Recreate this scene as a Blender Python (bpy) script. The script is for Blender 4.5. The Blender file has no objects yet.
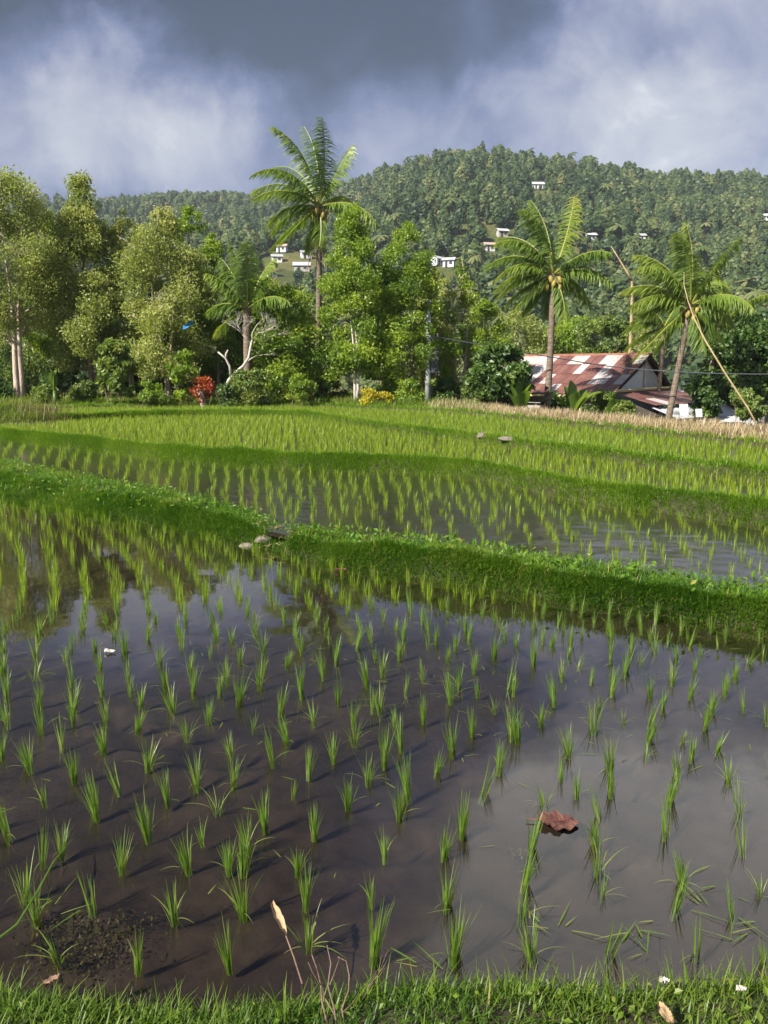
import bpy, math, numpy as np
from mathutils import Vector
R = math.radians
rng = np.random.default_rng(7)
S = bpy.context.scene
COL = S.collection
# ------------------------------------------------------------------ camera geometry
HAZE=0.00017
F, PITCH, EYE = 788.0, R(10.2), 1.9
def ray(u, v):
    cx, cy = (u-384)/F, (512-v)/F
    return np.array([cx, math.cos(PITCH)+cy*math.sin(PITCH), -math.sin(PITCH)+cy*math.cos(PITCH)])
def on_z(u, v, z):
    d = ray(u, v); t = (z-EYE)/d[2]
    return d[0]*t, d[1]*t
def at_y(u, v, y):
    d = ray(u, v); t = y/d[1]
    return np.array([d[0]*t, y, EYE+d[2]*t])
def zat(v, y): return at_y(384, v, y)[2]
def xat(u, y, v=390): return at_y(u, v, y)[0]
def sstep(a, b, x):
    t = np.clip((np.asarray(x, float)-a)/(b-a), 0, 1); return t*t*(3-2*t)
# cheap smooth value noise (numpy)
def vnoise(x, y, seed=0):
    x = np.asarray(x, float); y = np.asarray(y, float)
    xi = np.floor(x).astype(np.int64); yi = np.floor(y).astype(np.int64)
    fx = x-xi; fy = y-yi; fx = fx*fx*(3-2*fx); fy = fy*fy*(3-2*fy)
    def h(a, b):
        n = (a*374761393 + b*668265263 + seed*1442695041) & 0xffffffff
        n = ((n ^ (n >> 13))*1274126177) & 0xffffffff
        return ((n ^ (n >> 16)) & 0xffff)/65535.0
    return (h(xi,yi)*(1-fx)+h(xi+1,yi)*fx)*(1-fy) + (h(xi,yi+1)*(1-fx)+h(xi+1,yi+1)*fx)*fy
def fbm(x, y, seed=0, o=4):
    r = 0; a = 0.5
    for k in range(o):
        r = r + a*vnoise(np.asarray(x)*2**k+17*k, np.asarray(y)*2**k-9*k, seed+k); a *= 0.5
    return r
# ------------------------------------------------------------------ mesh building
class Geo:
    def __init__(s): s.v=[]; s.q=[]; s.r=[]; s.n=0; s.m=[]
    def add(s, v, q, r=None, m=0):
        v = np.asarray(v, float).reshape(-1,3); q = np.asarray(q, int).reshape(-1,4)
        s.v.append(v); s.q.append(q+s.n); s.n += len(v)
        s.r.append(np.full(len(v), 0.5) if r is None else np.broadcast_to(np.asarray(r, float), (len(v),)).copy())
        s.m.append(np.full(len(q), m))
        return s
    def arrays(s):
        if not s.v: return np.zeros((0,3)), np.zeros((0,4),int), np.zeros(0), np.zeros(0,int)
        return np.concatenate(s.v), np.concatenate(s.q), np.concatenate(s.r), np.concatenate(s.m)
    def mesh(s, name, mat, smooth=False):
        v,q,r,m = s.arrays()
        me = bpy.data.meshes.new(name)
        tri = q[:,2]==q[:,3]
        cnt = np.where(tri,3,4); keep = np.ones((len(q),4),bool); keep[tri,3]=False
        idx = q[keep]; st = np.concatenate([[0],np.cumsum(cnt)[:-1]])
        me.vertices.add(len(v)); me.vertices.foreach_set('co', v.ravel().astype(np.float32))
        me.loops.add(len(idx)); me.loops.foreach_set('vertex_index', idx.astype(np.int32))
        me.polygons.add(len(q)); me.polygons.foreach_set('loop_start', st.astype(np.int32))
        mats = mat if isinstance(mat,(list,tuple)) else [mat]
        for k in mats: me.materials.append(k)
        if len(mats)>1: me.polygons.foreach_set('material_index', m.astype(np.int32))
        a = me.attributes.new('rnd','FLOAT','POINT'); a.data.foreach_set('value', r.astype(np.float32))
        me.update(calc_edges=True); me.validate()
        me.polygons.foreach_set('use_smooth', np.full(len(me.polygons), smooth))
        return me
    def obj(s, name, mat, parent=None, loc=(0,0,0), smooth=False):
        o = bpy.data.objects.new(name, s.mesh(name, mat, smooth)); COL.objects.link(o)
        o.location = loc
        if parent: o.parent = parent
        return o
def tag(o, label=None, cat=None, group=None, kind=None):
    for k, val in (('label',label),('category',cat),('group',group),('kind',kind)):
        if val: o[k] = val
    return o
def empty(name, loc, rz=0):
    o = bpy.data.objects.new(name, None); COL.objects.link(o); o.location = [float(c) for c in loc]; o.rotation_euler=(0,0,rz)
    o.empty_display_size = 0.2; return o
def copy_tree(o, parent=None):
    c = o.copy(); COL.objects.link(c)
    if parent: c.parent = parent
    for ch in list(o.children): copy_tree(ch, c)
    return c
def box(g, c, s, rz=0, r=0.5, m=0, rx=0):
    c=np.array(c,float); s=np.array(s,float)/2
    v=np.array([[x,y,z] for x in(-1,1) for y in(-1,1) for z in(-1,1)])*s
    if rx: v=v@np.array([[1,0,0],[0,math.cos(rx),-math.sin(rx)],[0,math.sin(rx),math.cos(rx)]]).T
    cs,sn=math.cos(rz),math.sin(rz); v=v@np.array([[cs,-sn,0],[sn,cs,0],[0,0,1]]).T+c
    g.add(v,[[0,1,3,2],[4,6,7,5],[0,4,5,1],[2,3,7,6],[0,2,6,4],[1,5,7,3]],r,m); return g
def slab(g, P, th, r=0.5, m=0):
    """four corner points in order -> a plate of thickness th"""
    P=np.array(P,float); n=np.cross(P[1]-P[0],P[3]-P[0]); n/=np.linalg.norm(n)
    v=np.concatenate([P,P-n*th]); g.add(v,[[0,1,2,3],[7,6,5,4],[0,4,5,1],[1,5,6,2],[2,6,7,3],[3,7,4,0]],r,m); return g
def tube(g, path, rad, sides=8, r=0.5, cap=True, m=0):
    p=np.asarray(path,float); n=len(p); rad=np.broadcast_to(np.asarray(rad,float),(n,))
    t=np.gradient(p,axis=0); t/=np.linalg.norm(t,axis=1)[:,None]+1e-9
    ref=np.array([1.0,0,0]) if abs(t[0][0])<0.8 else np.array([0,1.0,0])
    a=np.linspace(0,2*np.pi,sides,endpoint=False); V=[]
    for k in range(n):
        b=np.cross(t[k],ref); b/=np.linalg.norm(b)+1e-9; ref2=np.cross(b,t[k])
        V.append(p[k]+rad[k]*(np.cos(a)[:,None]*ref2+np.sin(a)[:,None]*b)); ref=ref2
    V=np.concatenate(V); q=[]
    for k in range(n-1):
        for j in range(sides):
            j2=(j+1)%sides; q.append([k*sides+j,k*sides+j2,(k+1)*sides+j2,(k+1)*sides+j])
    if cap:
        c0=len(V); V=np.concatenate([V,[p[0],p[-1]]])
        for j in range(sides):
            j2=(j+1)%sides; q.append([c0,j2,j,j]); q.append([c0+1,(n-1)*sides+j,(n-1)*sides+j2,(n-1)*sides+j2])
    g.add(V,q,r,m); return g
def blades(g, base, yaw, lean, bend, length, width, seg=3, rnd=None, m=0):
    """vectorised tapered grass blades"""
    n=len(base); base=np.asarray(base,float)
    yaw,lean,bend,length,width=[np.broadcast_to(np.asarray(a,float),(n,)) for a in (yaw,lean,bend,length,width)]
    dirv=np.stack([np.cos(yaw),np.sin(yaw)],1); side=np.stack([-np.sin(yaw),np.cos(yaw),np.zeros(n)],1)
    p=base.copy(); V=[]; step=length/seg
    for k in range(seg+1):
        t=k/seg; w=width*0.5*(1.0-t**1.6)+width*0.04
        if k==0: w=w*0.7
        V.append(p-side*w[:,None]); V.append(p+side*w[:,None])
        th=lean+bend*(t+0.5/seg)
        p=p+np.concatenate([dirv*(np.sin(th)*step)[:,None],(np.cos(th)*step)[:,None]],1)
    V=np.stack(V,1); q=[]
    for k in range(seg): q.append([2*k,2*k+1,2*k+3,2*k+2])
    q=np.array(q)[None]+(np.arange(n)*(2*(seg+1)))[:,None,None]
    if rnd is None: rnd=rng.random(n)
    g.add(V.reshape(-1,3), q.reshape(-1,4), np.repeat(rnd,2*(seg+1)), m); return g
def leaves(g, c, size, rnd, droop=0.0, aspect=0.5, up=0.3, m=0):
    """leaf-shaped folded quads at points c with random directions"""
    n=len(c); c=np.asarray(c,float); size=np.broadcast_to(np.asarray(size,float),(n,))
    d=rng.normal(size=(n,3)); d[:,2]-=droop; d/=np.linalg.norm(d,axis=1)[:,None]
    nn=rng.normal(size=(n,3)); nn[:,2]+=up*2; s=np.cross(d,nn); s/=np.linalg.norm(s,axis=1)[:,None]+1e-9
    h=np.cross(s,d)
    L=size[:,None]
    v0=c-d*L*0.5; v2=c+d*L*0.5-h*L*0.08; v1=c+s*L*aspect*0.5+h*L*0.07; v3=c-s*L*aspect*0.5+h*L*0.07
    V=np.stack([v0,v1,v2,v3],1).reshape(-1,3)
    g.add(V,np.arange(4*n).reshape(-1,4),np.repeat(np.broadcast_to(rnd,(n,)),4),m); return g
# ------------------------------------------------------------------ materials
def newmat(name):
    m=bpy.data.materials.new(name); m.use_nodes=True; nt=m.node_tree; nt.nodes.clear()
    return m, nt, nt.nodes.new('ShaderNodeOutputMaterial')
def N(nt, t, **kw):
    n=nt.nodes.new(t)
    for k,v in kw.items():
        if k in n.inputs.keys(): n.inputs[k].default_value=v
        else: setattr(n,k,v)
    return n
def ramp(nt, stops, fac=None):
    n=nt.nodes.new('ShaderNodeValToRGB'); e=n.color_ramp.elements
    while len(e)<len(stops): e.new(0.5)
    for k,(p,c) in enumerate(stops): e[k].position=p; e[k].color=(*c,1)
    if fac is not None: nt.links.new(fac,n.inputs[0])
    return n
def leafmat(name, cols, trans=0.45, gloss=0.06, rough=0.45, obj_rand=0.0, tr_tint=(1.0,1.0,0.6)):
    m,nt,out=newmat(name); L=nt.links.new
    at=N(nt,'ShaderNodeAttribute',attribute_name='rnd')
    fac=at.outputs['Fac']
    if obj_rand:
        oi=N(nt,'ShaderNodeObjectInfo'); ma=N(nt,'ShaderNodeMath',operation='MULTIPLY_ADD'); L(oi.outputs['Random'],ma.inputs[0]); ma.inputs[1].default_value=obj_rand; L(fac,ma.inputs[2])
        sb=N(nt,'ShaderNodeMath',operation='SUBTRACT',use_clamp=True); L(ma.outputs[0],sb.inputs[0]); sb.inputs[1].default_value=obj_rand/2; fac=sb.outputs[0]
    k=len(cols)-1; cr=ramp(nt,[(i/k,c) for i,c in enumerate(cols)],fac)
    d=N(nt,'ShaderNodeBsdfDiffuse'); L(cr.outputs[0],d.inputs['Color'])
    t=N(nt,'ShaderNodeBsdfTranslucent'); mu=N(nt,'ShaderNodeMix',data_type='RGBA',blend_type='MULTIPLY'); mu.inputs[0].default_value=1
    L(cr.outputs[0],mu.inputs[6]); mu.inputs[7].default_value=(1.5*tr_tint[0],1.5*tr_tint[1],1.5*tr_tint[2],1); L(mu.outputs[2],t.inputs['Color'])
    mx=N(nt,'ShaderNodeMixShader'); mx.inputs[0].default_value=trans; L(d.outputs[0],mx.inputs[1]); L(t.outputs[0],mx.inputs[2])
    gl=N(nt,'ShaderNodeBsdfGlossy',Roughness=rough); m2=N(nt,'ShaderNodeMixShader'); m2.inputs[0].default_value=gloss
    L(mx.outputs[0],m2.inputs[1]); L(gl.outputs[0],m2.inputs[2]); L(m2.outputs[0],out.inputs[0]); return m
def noisemat(name, cols, scale=5.0, detail=6, rough=0.85, bump=0.3, bscale=None, stretch=(1,1,1), coord='Object', spec=0.3, dist=0.0):
    m,nt,out=newmat(name); L=nt.links.new
    tc=N(nt,'ShaderNodeTexCoord'); mp=N(nt,'ShaderNodeMapping'); mp.inputs['Scale'].default_value=stretch; L(tc.outputs[coord],mp.inputs[0])
    no=N(nt,'ShaderNodeTexNoise',Scale=scale,Detail=detail,Distortion=dist); L(mp.outputs[0],no.inputs['Vector'])
    k=len(cols)-1; cr=ramp(nt,[(0.28+0.44*i/k,c) for i,c in enumerate(cols)],no.outputs['Fac'])
    b=N(nt,'ShaderNodeBsdfPrincipled',Roughness=rough); b.inputs['Specular IOR Level'].default_value=spec; L(cr.outputs[0],b.inputs['Base Color'])
    if bump:
        n2=N(nt,'ShaderNodeTexNoise',Scale=bscale or scale*3,Detail=5); L(mp.outputs[0],n2.inputs['Vector'])
        bp=N(nt,'ShaderNodeBump',Strength=bump,Distance=0.05); L(n2.outputs['Fac'],bp.inputs['Height']); L(bp.outputs[0],b.inputs['Normal'])
    L(b.outputs[0],out.inputs[0]); return m
M={}
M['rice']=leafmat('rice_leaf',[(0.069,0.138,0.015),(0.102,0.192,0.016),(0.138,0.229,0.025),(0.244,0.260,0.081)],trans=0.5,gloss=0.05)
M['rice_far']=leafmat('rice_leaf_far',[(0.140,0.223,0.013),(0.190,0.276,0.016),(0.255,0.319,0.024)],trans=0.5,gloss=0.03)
M['grass']=leafmat('bank_grass',[(0.030,0.084,0.008),(0.054,0.137,0.010),(0.095,0.192,0.014),(0.144,0.227,0.024),(0.314,0.270,0.078)],trans=0.42,gloss=0.018)
M['grass_yellower']=leafmat('near_grass',[(0.037,0.085,0.010),(0.070,0.136,0.014),(0.112,0.178,0.017),(0.159,0.204,0.037),(0.298,0.238,0.101)],trans=0.42,gloss=0.018)  # slightly yellower tones than the bund grass
M['terrace']=leafmat('terrace_bank_grass',[(0.07,0.15,0.014),(0.12,0.225,0.018),(0.17,0.28,0.025),(0.22,0.29,0.05)],trans=0.45,gloss=0.015)
M['dry']=leafmat('dry_grass',[(0.297,0.231,0.132),(0.378,0.305,0.181),(0.444,0.370,0.231),(0.329,0.312,0.141)],trans=0.3,gloss=0.04,tr_tint=(1,0.95,0.8))
M['olive']=leafmat('olive_leaf',[(0.127,0.170,0.050),(0.221,0.269,0.066),(0.324,0.357,0.098),(0.442,0.449,0.194)],trans=0.45,gloss=0.03)
M['bright']=leafmat('bright_leaf',[(0.081,0.147,0.017),(0.149,0.239,0.021),(0.230,0.319,0.028),(0.324,0.385,0.049)],trans=0.5,gloss=0.03)
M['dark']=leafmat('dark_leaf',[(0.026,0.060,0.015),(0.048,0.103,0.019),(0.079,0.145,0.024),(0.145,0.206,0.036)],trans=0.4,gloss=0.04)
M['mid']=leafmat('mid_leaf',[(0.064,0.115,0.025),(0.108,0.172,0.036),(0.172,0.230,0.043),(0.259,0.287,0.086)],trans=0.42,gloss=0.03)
M['palm']=leafmat('palm_leaf',[(0.051,0.100,0.020),(0.100,0.172,0.025),(0.172,0.243,0.032),(0.343,0.358,0.072)],trans=0.42,gloss=0.035,rough=0.45)
M['palm_dead']=leafmat('dead_palm_leaf',[(0.10,0.07,0.04),(0.16,0.11,0.06),(0.24,0.17,0.09)],trans=0.2,gloss=0.03)
M['banana']=leafmat('banana_leaf',[(0.076,0.145,0.017),(0.111,0.187,0.025),(0.170,0.238,0.043)],trans=0.5,gloss=0.04)
M['algae']=leafmat('algae',[(0.027,0.024,0.006),(0.045,0.040,0.008),(0.068,0.064,0.014)],trans=0.2,gloss=0.01)
M['yellow']=leafmat('yellow_leaf',[(0.372,0.322,0.015),(0.450,0.384,0.022),(0.270,0.279,0.030)],trans=0.4,gloss=0.04)
M['red']=leafmat('red_leaf',[(0.35,0.05,0.02),(0.42,0.12,0.03),(0.2,0.05,0.02)],trans=0.4,gloss=0.05)
M['forest']=leafmat('forest_leaf',[(0.028,0.052,0.025),(0.049,0.082,0.032),(0.084,0.119,0.040),(0.138,0.159,0.063),(0.199,0.174,0.092)],trans=0.3,gloss=0.012,obj_rand=0.35,tr_tint=(1,1,0.75))
M['bark_pale']=noisemat('pale_bark',[(0.196,0.146,0.117),(0.352,0.283,0.235),(0.469,0.411,0.352)],6,stretch=(1,1,0.35),bump=0.5)
M['bark']=noisemat('brown_bark',[(0.07,0.05,0.035),(0.14,0.10,0.075),(0.22,0.17,0.13)],6,stretch=(1,1,0.35),bump=0.5)
M['bark_palm']=noisemat('palm_bark',[(0.081,0.059,0.043),(0.136,0.105,0.081),(0.205,0.167,0.136)],5,stretch=(1,1,4),bump=0.5)
M['bark_white']=noisemat('white_bark',[(0.280,0.252,0.217),(0.385,0.357,0.322),(0.462,0.434,0.406)],5,stretch=(1,1,0.5),bump=0.3)
M['earth']=noisemat('bank_earth',[(0.023,0.018,0.012),(0.040,0.034,0.018),(0.034,0.047,0.013)],6,bump=0.6)
M['stone']=noisemat('pale_stone',[(0.121,0.105,0.088),(0.176,0.154,0.132)],8,bump=0.4)
M['tan']=noisemat('tan_bamboo',[(0.247,0.176,0.091),(0.325,0.247,0.137),(0.377,0.299,0.182)],4,bump=0.15,rough=0.6)
M['coconut']=noisemat('coconut_husk',[(0.180,0.120,0.030),(0.252,0.180,0.048),(0.180,0.180,0.036)],3,bump=0.1,rough=0.5)
M['concrete']=noisemat('pole_concrete',[(0.252,0.266,0.280),(0.322,0.336,0.350)],4,bump=0.1)
M['darkmetal']=noisemat('dark_metal',[(0.04,0.045,0.06),(0.06,0.065,0.08)],4,bump=0.05,rough=0.5)
M['wall_white']=noisemat('white_wall',[(0.468,0.494,0.546),(0.598,0.624,0.689)],2.5,bump=0.08,rough=0.8)
M['gable_white_lifted']=noisemat('gable_white_lifted',[(0.66,0.69,0.73),(0.76,0.79,0.83)],2.5,bump=0.05,rough=0.8)  # white lightened to offset the shade the gable stands in
M['wall_grey']=noisemat('grey_wall',[(0.22,0.22,0.21),(0.36,0.35,0.33)],2,bump=0.1)
M['wall_brown']=noisemat('brown_wall',[(0.10,0.05,0.035),(0.18,0.09,0.06)],3,bump=0.1)
M['dark_inside']=noisemat('timber_and_dark_interior',[(0.035,0.03,0.025),(0.06,0.05,0.04)],3,bump=0.1)  # dark timber tone; also paints the unlit interior at windows and doors
M['fascia']=noisemat('yellow_fascia',[(0.55,0.44,0.22),(0.66,0.56,0.32)],3,bump=0.05)
M['roof_pale']=noisemat('pale_roof',[(0.380,0.391,0.414),(0.483,0.494,0.529)],2,bump=0.05,rough=0.5)
M['roof_rust']=noisemat('rust_roof',[(0.169,0.069,0.046),(0.277,0.123,0.085)],3,bump=0.1)
M['roof_red']=noisemat('faded_red_roof',[(0.26,0.09,0.09),(0.36,0.15,0.14)],3,bump=0.1)
M['roof_grey']=noisemat('grey_roof',[(0.24,0.25,0.27),(0.34,0.35,0.37)],3,bump=0.05)
M['roof_tan']=noisemat('tan_roof',[(0.28,0.21,0.16),(0.38,0.30,0.23)],3,bump=0.05)
M['leaf_brown']=noisemat('dead_leaf',[(0.058,0.021,0.017),(0.104,0.042,0.033),(0.156,0.078,0.058)],14,bump=0.5,rough=0.6)
M['leaf_tan']=noisemat('tan_dead_leaf',[(0.264,0.176,0.096),(0.360,0.264,0.160)],10,bump=0.3,rough=0.7)
M['stalk']=noisemat('dead_stalk',[(0.089,0.054,0.038),(0.141,0.097,0.073),(0.179,0.133,0.104)],30,bump=0.3)
M['blue']=noisemat('blue_plastic',[(0.017,0.121,0.330),(0.055,0.220,0.440)],6,bump=0.2,rough=0.4)
M['litter']=noisemat('white_litter',[(0.38,0.35,0.31),(0.5,0.47,0.43)],9,bump=0.2)
M['pink']=noisemat('pink_leaf',[(0.151,0.079,0.061),(0.209,0.137,0.108)],9,bump=0.2)
# corrugated rusty sheet roof, rust picked per sheet by the 'rnd' attribute
def sheetroof(name):
    m,nt,out=newmat(name); L=nt.links.new
    at=N(nt,'ShaderNodeAttribute',attribute_name='rnd'); tc=N(nt,'ShaderNodeTexCoord')
    no=N(nt,'ShaderNodeTexNoise',Scale=1.6,Detail=6); L(tc.outputs['Object'],no.inputs['Vector'])
    ad=N(nt,'ShaderNodeMath',operation='MULTIPLY_ADD'); L(no.outputs['Fac'],ad.inputs[0]); ad.inputs[1].default_value=0.55; L(at.outputs['Fac'],ad.inputs[2])
    cr=ramp(nt,[(0.52,(0.38,0.36,0.365)),(0.66,(0.30,0.23,0.22)),(0.80,(0.19,0.085,0.07)),(1.0,(0.11,0.046,0.039))],ad.outputs[0])
    b=N(nt,'ShaderNodeBsdfPrincipled',Roughness=0.55); L(cr.outputs[0],b.inputs['Base Color']); L(b.outputs[0],out.inputs[0]); return m
M['sheet']=sheetroof('rusty_sheet')
# water: clear film over mud; fresnel reflection + slightly brown transparency
def watermat(name='paddy_water',bump=0.08,rough=0.03):
    m,nt,out=newmat(name); L=nt.links.new
    tc=N(nt,'ShaderNodeTexCoord'); no=N(nt,'ShaderNodeTexNoise',Scale=4.0,Detail=1.0); L(tc.outputs['Object'],no.inputs['Vector'])
    bp=N(nt,'ShaderNodeBump',Strength=bump,Distance=0.012); L(no.outputs['Fac'],bp.inputs['Height'])
    ge=N(nt,'ShaderNodeNewGeometry'); dt=N(nt,'ShaderNodeVectorMath',operation='DOT_PRODUCT'); L(ge.outputs['Incoming'],dt.inputs[0]); L(bp.outputs[0],dt.inputs[1])
    ab=N(nt,'ShaderNodeMath',operation='ABSOLUTE'); L(dt.outputs['Value'],ab.inputs[0]); om=N(nt,'ShaderNodeMath',operation='SUBTRACT',use_clamp=True); om.inputs[0].default_value=1; L(ab.outputs[0],om.inputs[1])
    pw_=N(nt,'ShaderNodeMath',operation='POWER'); L(om.outputs[0],pw_.inputs[0]); pw_.inputs[1].default_value=3.3; fr=N(nt,'ShaderNodeMath',operation='MULTIPLY_ADD',use_clamp=True); L(pw_.outputs[0],fr.inputs[0]); fr.inputs[1].default_value=0.93; fr.inputs[2].default_value=0.05
    gl=N(nt,'ShaderNodeBsdfGlossy',Roughness=rough); L(bp.outputs[0],gl.inputs['Normal'])
    tr=N(nt,'ShaderNodeBsdfTransparent'); tr.inputs[0].default_value=(0.92,0.89,0.85,1)
    mx=N(nt,'ShaderNodeMixShader'); L(fr.outputs[0],mx.inputs[0]); L(tr.outputs[0],mx.inputs[1]); L(gl.outputs[0],mx.inputs[2])
    L(mx.outputs[0],out.inputs[0]); return m
M['water']=watermat(); M['ripple']=watermat('rippled_water',0.8,0.16)
def mudmat():
    m,nt,out=newmat('paddy_mud'); L=nt.links.new
    tc=N(nt,'ShaderNodeTexCoord')
    no=N(nt,'ShaderNodeTexNoise',Scale=1.6,Detail=8,Roughness=0.65); L(tc.outputs['Object'],no.inputs['Vector'])
    cr=ramp(nt,[(0.30,(0.012,0.0085,0.006)),(0.50,(0.021,0.0150,0.0105)),(0.70,(0.035,0.0265,0.0195))],no.outputs['Fac'])
    n2=N(nt,'ShaderNodeTexNoise',Scale=14,Detail=3,Roughness=0.6); L(tc.outputs['Object'],n2.inputs['Vector'])
    c2=ramp(nt,[(0.35,(0.62,0.60,0.58)),(0.65,(1.12,1.1,1.08))],n2.outputs['Fac'])
    mu=N(nt,'ShaderNodeMix',data_type='RGBA',blend_type='MULTIPLY'); mu.inputs[0].default_value=0.8; L(cr.outputs[0],mu.inputs[6]); L(c2.outputs[0],mu.inputs[7])
    b=N(nt,'ShaderNodeBsdfPrincipled',Roughness=0.9); b.inputs['Specular IOR Level'].default_value=0.1; L(mu.outputs[2],b.inputs['Base Color'])
    bp=N(nt,'ShaderNodeBump',Strength=0.25,Distance=0.02); L(n2.outputs['Fac'],bp.inputs['Height']); L(bp.outputs[0],b.inputs['Normal'])
    L(b.outputs[0],out.inputs[0]); return m
M['mud']=mudmat()
def groundmat():
    m,nt,out=newmat('ground_cover'); L=nt.links.new
    ge=N(nt,'ShaderNodeNewGeometry')
    n1=N(nt,'ShaderNodeTexNoise',Scale=0.035,Detail=8,Roughness=0.65); L(ge.outputs['Position'],n1.inputs['Vector'])
    n2=N(nt,'ShaderNodeTexNoise',Scale=1.3,Detail=8,Roughness=0.7); L(ge.outputs['Position'],n2.inputs['Vector'])
    c1=ramp(nt,[(0.34,(0.04,0.055,0.02)),(0.52,(0.075,0.09,0.03)),(0.62,(0.14,0.12,0.06)),(0.72,(0.22,0.15,0.08))],n1.outputs['Fac'])
    c2=ramp(nt,[(0.3,(0.5,0.5,0.45)),(0.7,(1.25,1.2,1.1))],n2.outputs['Fac'])
    mu=N(nt,'ShaderNodeMix',data_type='RGBA',blend_type='MULTIPLY'); mu.inputs[0].default_value=1; L(c1.outputs[0],mu.inputs[6]); L(c2.outputs[0],mu.inputs[7])
    b=N(nt,'ShaderNodeBsdfPrincipled',Roughness=0.95); b.inputs['Specular IOR Level'].default_value=0.1; L(mu.outputs[2],b.inputs['Base Color'])
    bp=N(nt,'ShaderNodeBump',Strength=0.7,Distance=0.1); L(n2.outputs['Fac'],bp.inputs['Height']); L(bp.outputs[0],b.inputs['Normal'])
    L(b.outputs[0],out.inputs[0]); return m
M['ground']=groundmat()
# ------------------------------------------------------------------ terrace lines (y as a function of x)
ZB, ZC, ZD, ZE = 0.18, 0.33, 0.43, 0.50      # water levels of the upper paddies, far edge
def line(px, z, lo=-26, hi=26):
    P=np.array([on_z(u,v,z) for u,v in px]); P=P[np.argsort(P[:,0])]
    s0=(P[1,1]-P[0,1])/(P[1,0]-P[0,0]); s1=(P[-1,1]-P[-2,1])/(P[-1,0]-P[-2,0])
    s0=np.clip(s0,-0.5,0.25); s1=np.clip(s1,-0.75,0.25)
    X=np.concatenate([[lo],P[:,0],[hi]]); Y=np.concatenate([[P[0,1]+s0*(lo-P[0,0])],P[:,1],[max(P[-1,1]+s1*(min(hi,P[-1,0]+4)-P[-1,0]),P[-1,1]-3)]])
    xs=np.linspace(lo,hi,1041); ys=np.interp(xs,X,Y)
    k=np.exp(-0.5*(np.arange(-20,21)/7.0)**2); k/=k.sum(); ys=np.convolve(np.pad(ys,20,mode='edge'),k,'valid')
    return lambda x: np.interp(x,xs,ys)
L1F=line([(-80,488),(0,500),(100,517),(200,534),(250,543),(285,547),(400,563),(500,578),(600,596),(700,612),(768,624),(850,641)],0.0)
_L1F=L1F
L1C=line([(-80,459),(0,470),(100,490),(200,510),(250,522),(285,532),(400,548),(500,561),(600,576),(700,588),(768,598),(850,613)],0.23)
L1F=lambda x: np.minimum(_L1F(x),L1C(x)-0.16)+0.10*(fbm(np.asarray(x)*1.6,np.asarray(x)*0+2,41,3)-0.45)
L1B=line([(-80,447),(0,457),(100,475),(200,497),(250,512),(285,524),(400,539),(500,550),(600,562),(700,575),(768,585),(850,596)],ZB)
L2=line([(-60,424),(0,430),(80,438),(150,446),(230,452),(300,455),(420,458),(500,466),(560,480),(600,487),(680,493),(768,503),(850,514)],0.42)
L3=line([(40,417),(120,413),(205,411),(300,412),(380,424),(480,436),(600,451),(768,471),(850,481)],0.50)
L4=line([(40,408),(130,406),(210,405),(300,405),(450,411),(600,427),(768,446),(850,456)],ZE)
L4b=lambda x: np.maximum(L4(x),L3(x)+0.8)
L0C=lambda x: 1.55+0.0*x
L0F=lambda x: 2.07+0.05*np.sin(x*2.1)+0.03*np.sin(x*5.3+1)
SUN=np.array([-0.74,-0.67,0.0]); SUN/=np.linalg.norm(SUN); SUN_EL=R(37)
# ------------------------------------------------------------------ terrain
RU=np.array([-600,-200,0,60,110,190,260,330,370,400,450,480,540,600,640,680,720,768,900,1200,1600]); 
RV=np.array([ 330, 250,212,206,205,200,201,196,184,172,160,158,166,174,182,184,186,189,205,250,320])
DU=np.array([-600,200,330,400,1600]); DD=np.array([760,760,640,520,520])
def zpx(v,y): return EYE+y*np.tan(np.arctan((512-v)/F)-PITCH)
def terrain(x,y):
    x=np.asarray(x,float); y=np.asarray(y,float)
    yy=np.maximum(y,1.0); u=384+F*1.02*x/yy; u=np.clip(u,-600,1600)
    D=np.interp(u,DU,DD); zr=zpx(np.interp(u,RU,RV),D)
    t=np.clip((y-135)/(D-135),0,1); v0=-7.0
    h=v0+(zr-v0)*(0.88*t+0.12*t*t)
    h=h+(fbm(x*0.012,y*0.012,3)-0.47)*26*sstep(0,0.25,t)*(1-0.9*sstep(0.75,1,t))
    h=np.where(y>D,zr-(y-D)*0.30,h)
    h=np.maximum(h,-30)
    # bench behind the paddies, falling to the valley
    l4=L4b(np.clip(x,-26,26)); right=sstep(-2,9,x)
    bench=ZE+0.06+0.35*np.exp(-(((x+13.5)/3.2)**2+((y-27)/2.6)**2))
    drop=-1.9*sstep(3.5,11,y-l4)*right
    bench=bench+drop+(fbm(x*0.5,y*0.5,9)-0.47)*0.25*sstep(0.5,4,y-l4)
    w=sstep(52,125,y); z=bench*(1-w)+h*w
    # below the paddies
    inside=(y<l4+0.3)
    z=np.where(inside,-0.45,z)
    z=np.where((y<1.6),0.10,z)
    side=sstep(20,26,np.abs(x))*(y>1.6)*(y<l4+0.3); z=z*(1-side)+0.45*side
    return z
def axis(parts): return np.unique(np.round(np.concatenate(parts),4))
gx=axis([-np.geomspace(40,1400,34)[::-1],np.arange(-40,40.01,0.8),np.geomspace(40,1400,34)])
gy=axis([-np.geomspace(8,1100,18)[::-1],np.arange(-8,1.41,0.8),[1.6,1.62],np.arange(2,60,0.6),np.arange(60,140,4),np.arange(140,900,8),np.geomspace(900,1700,20)])
GX,GY=np.meshgrid(gx,gy); GZ=terrain(GX,GY)
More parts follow.
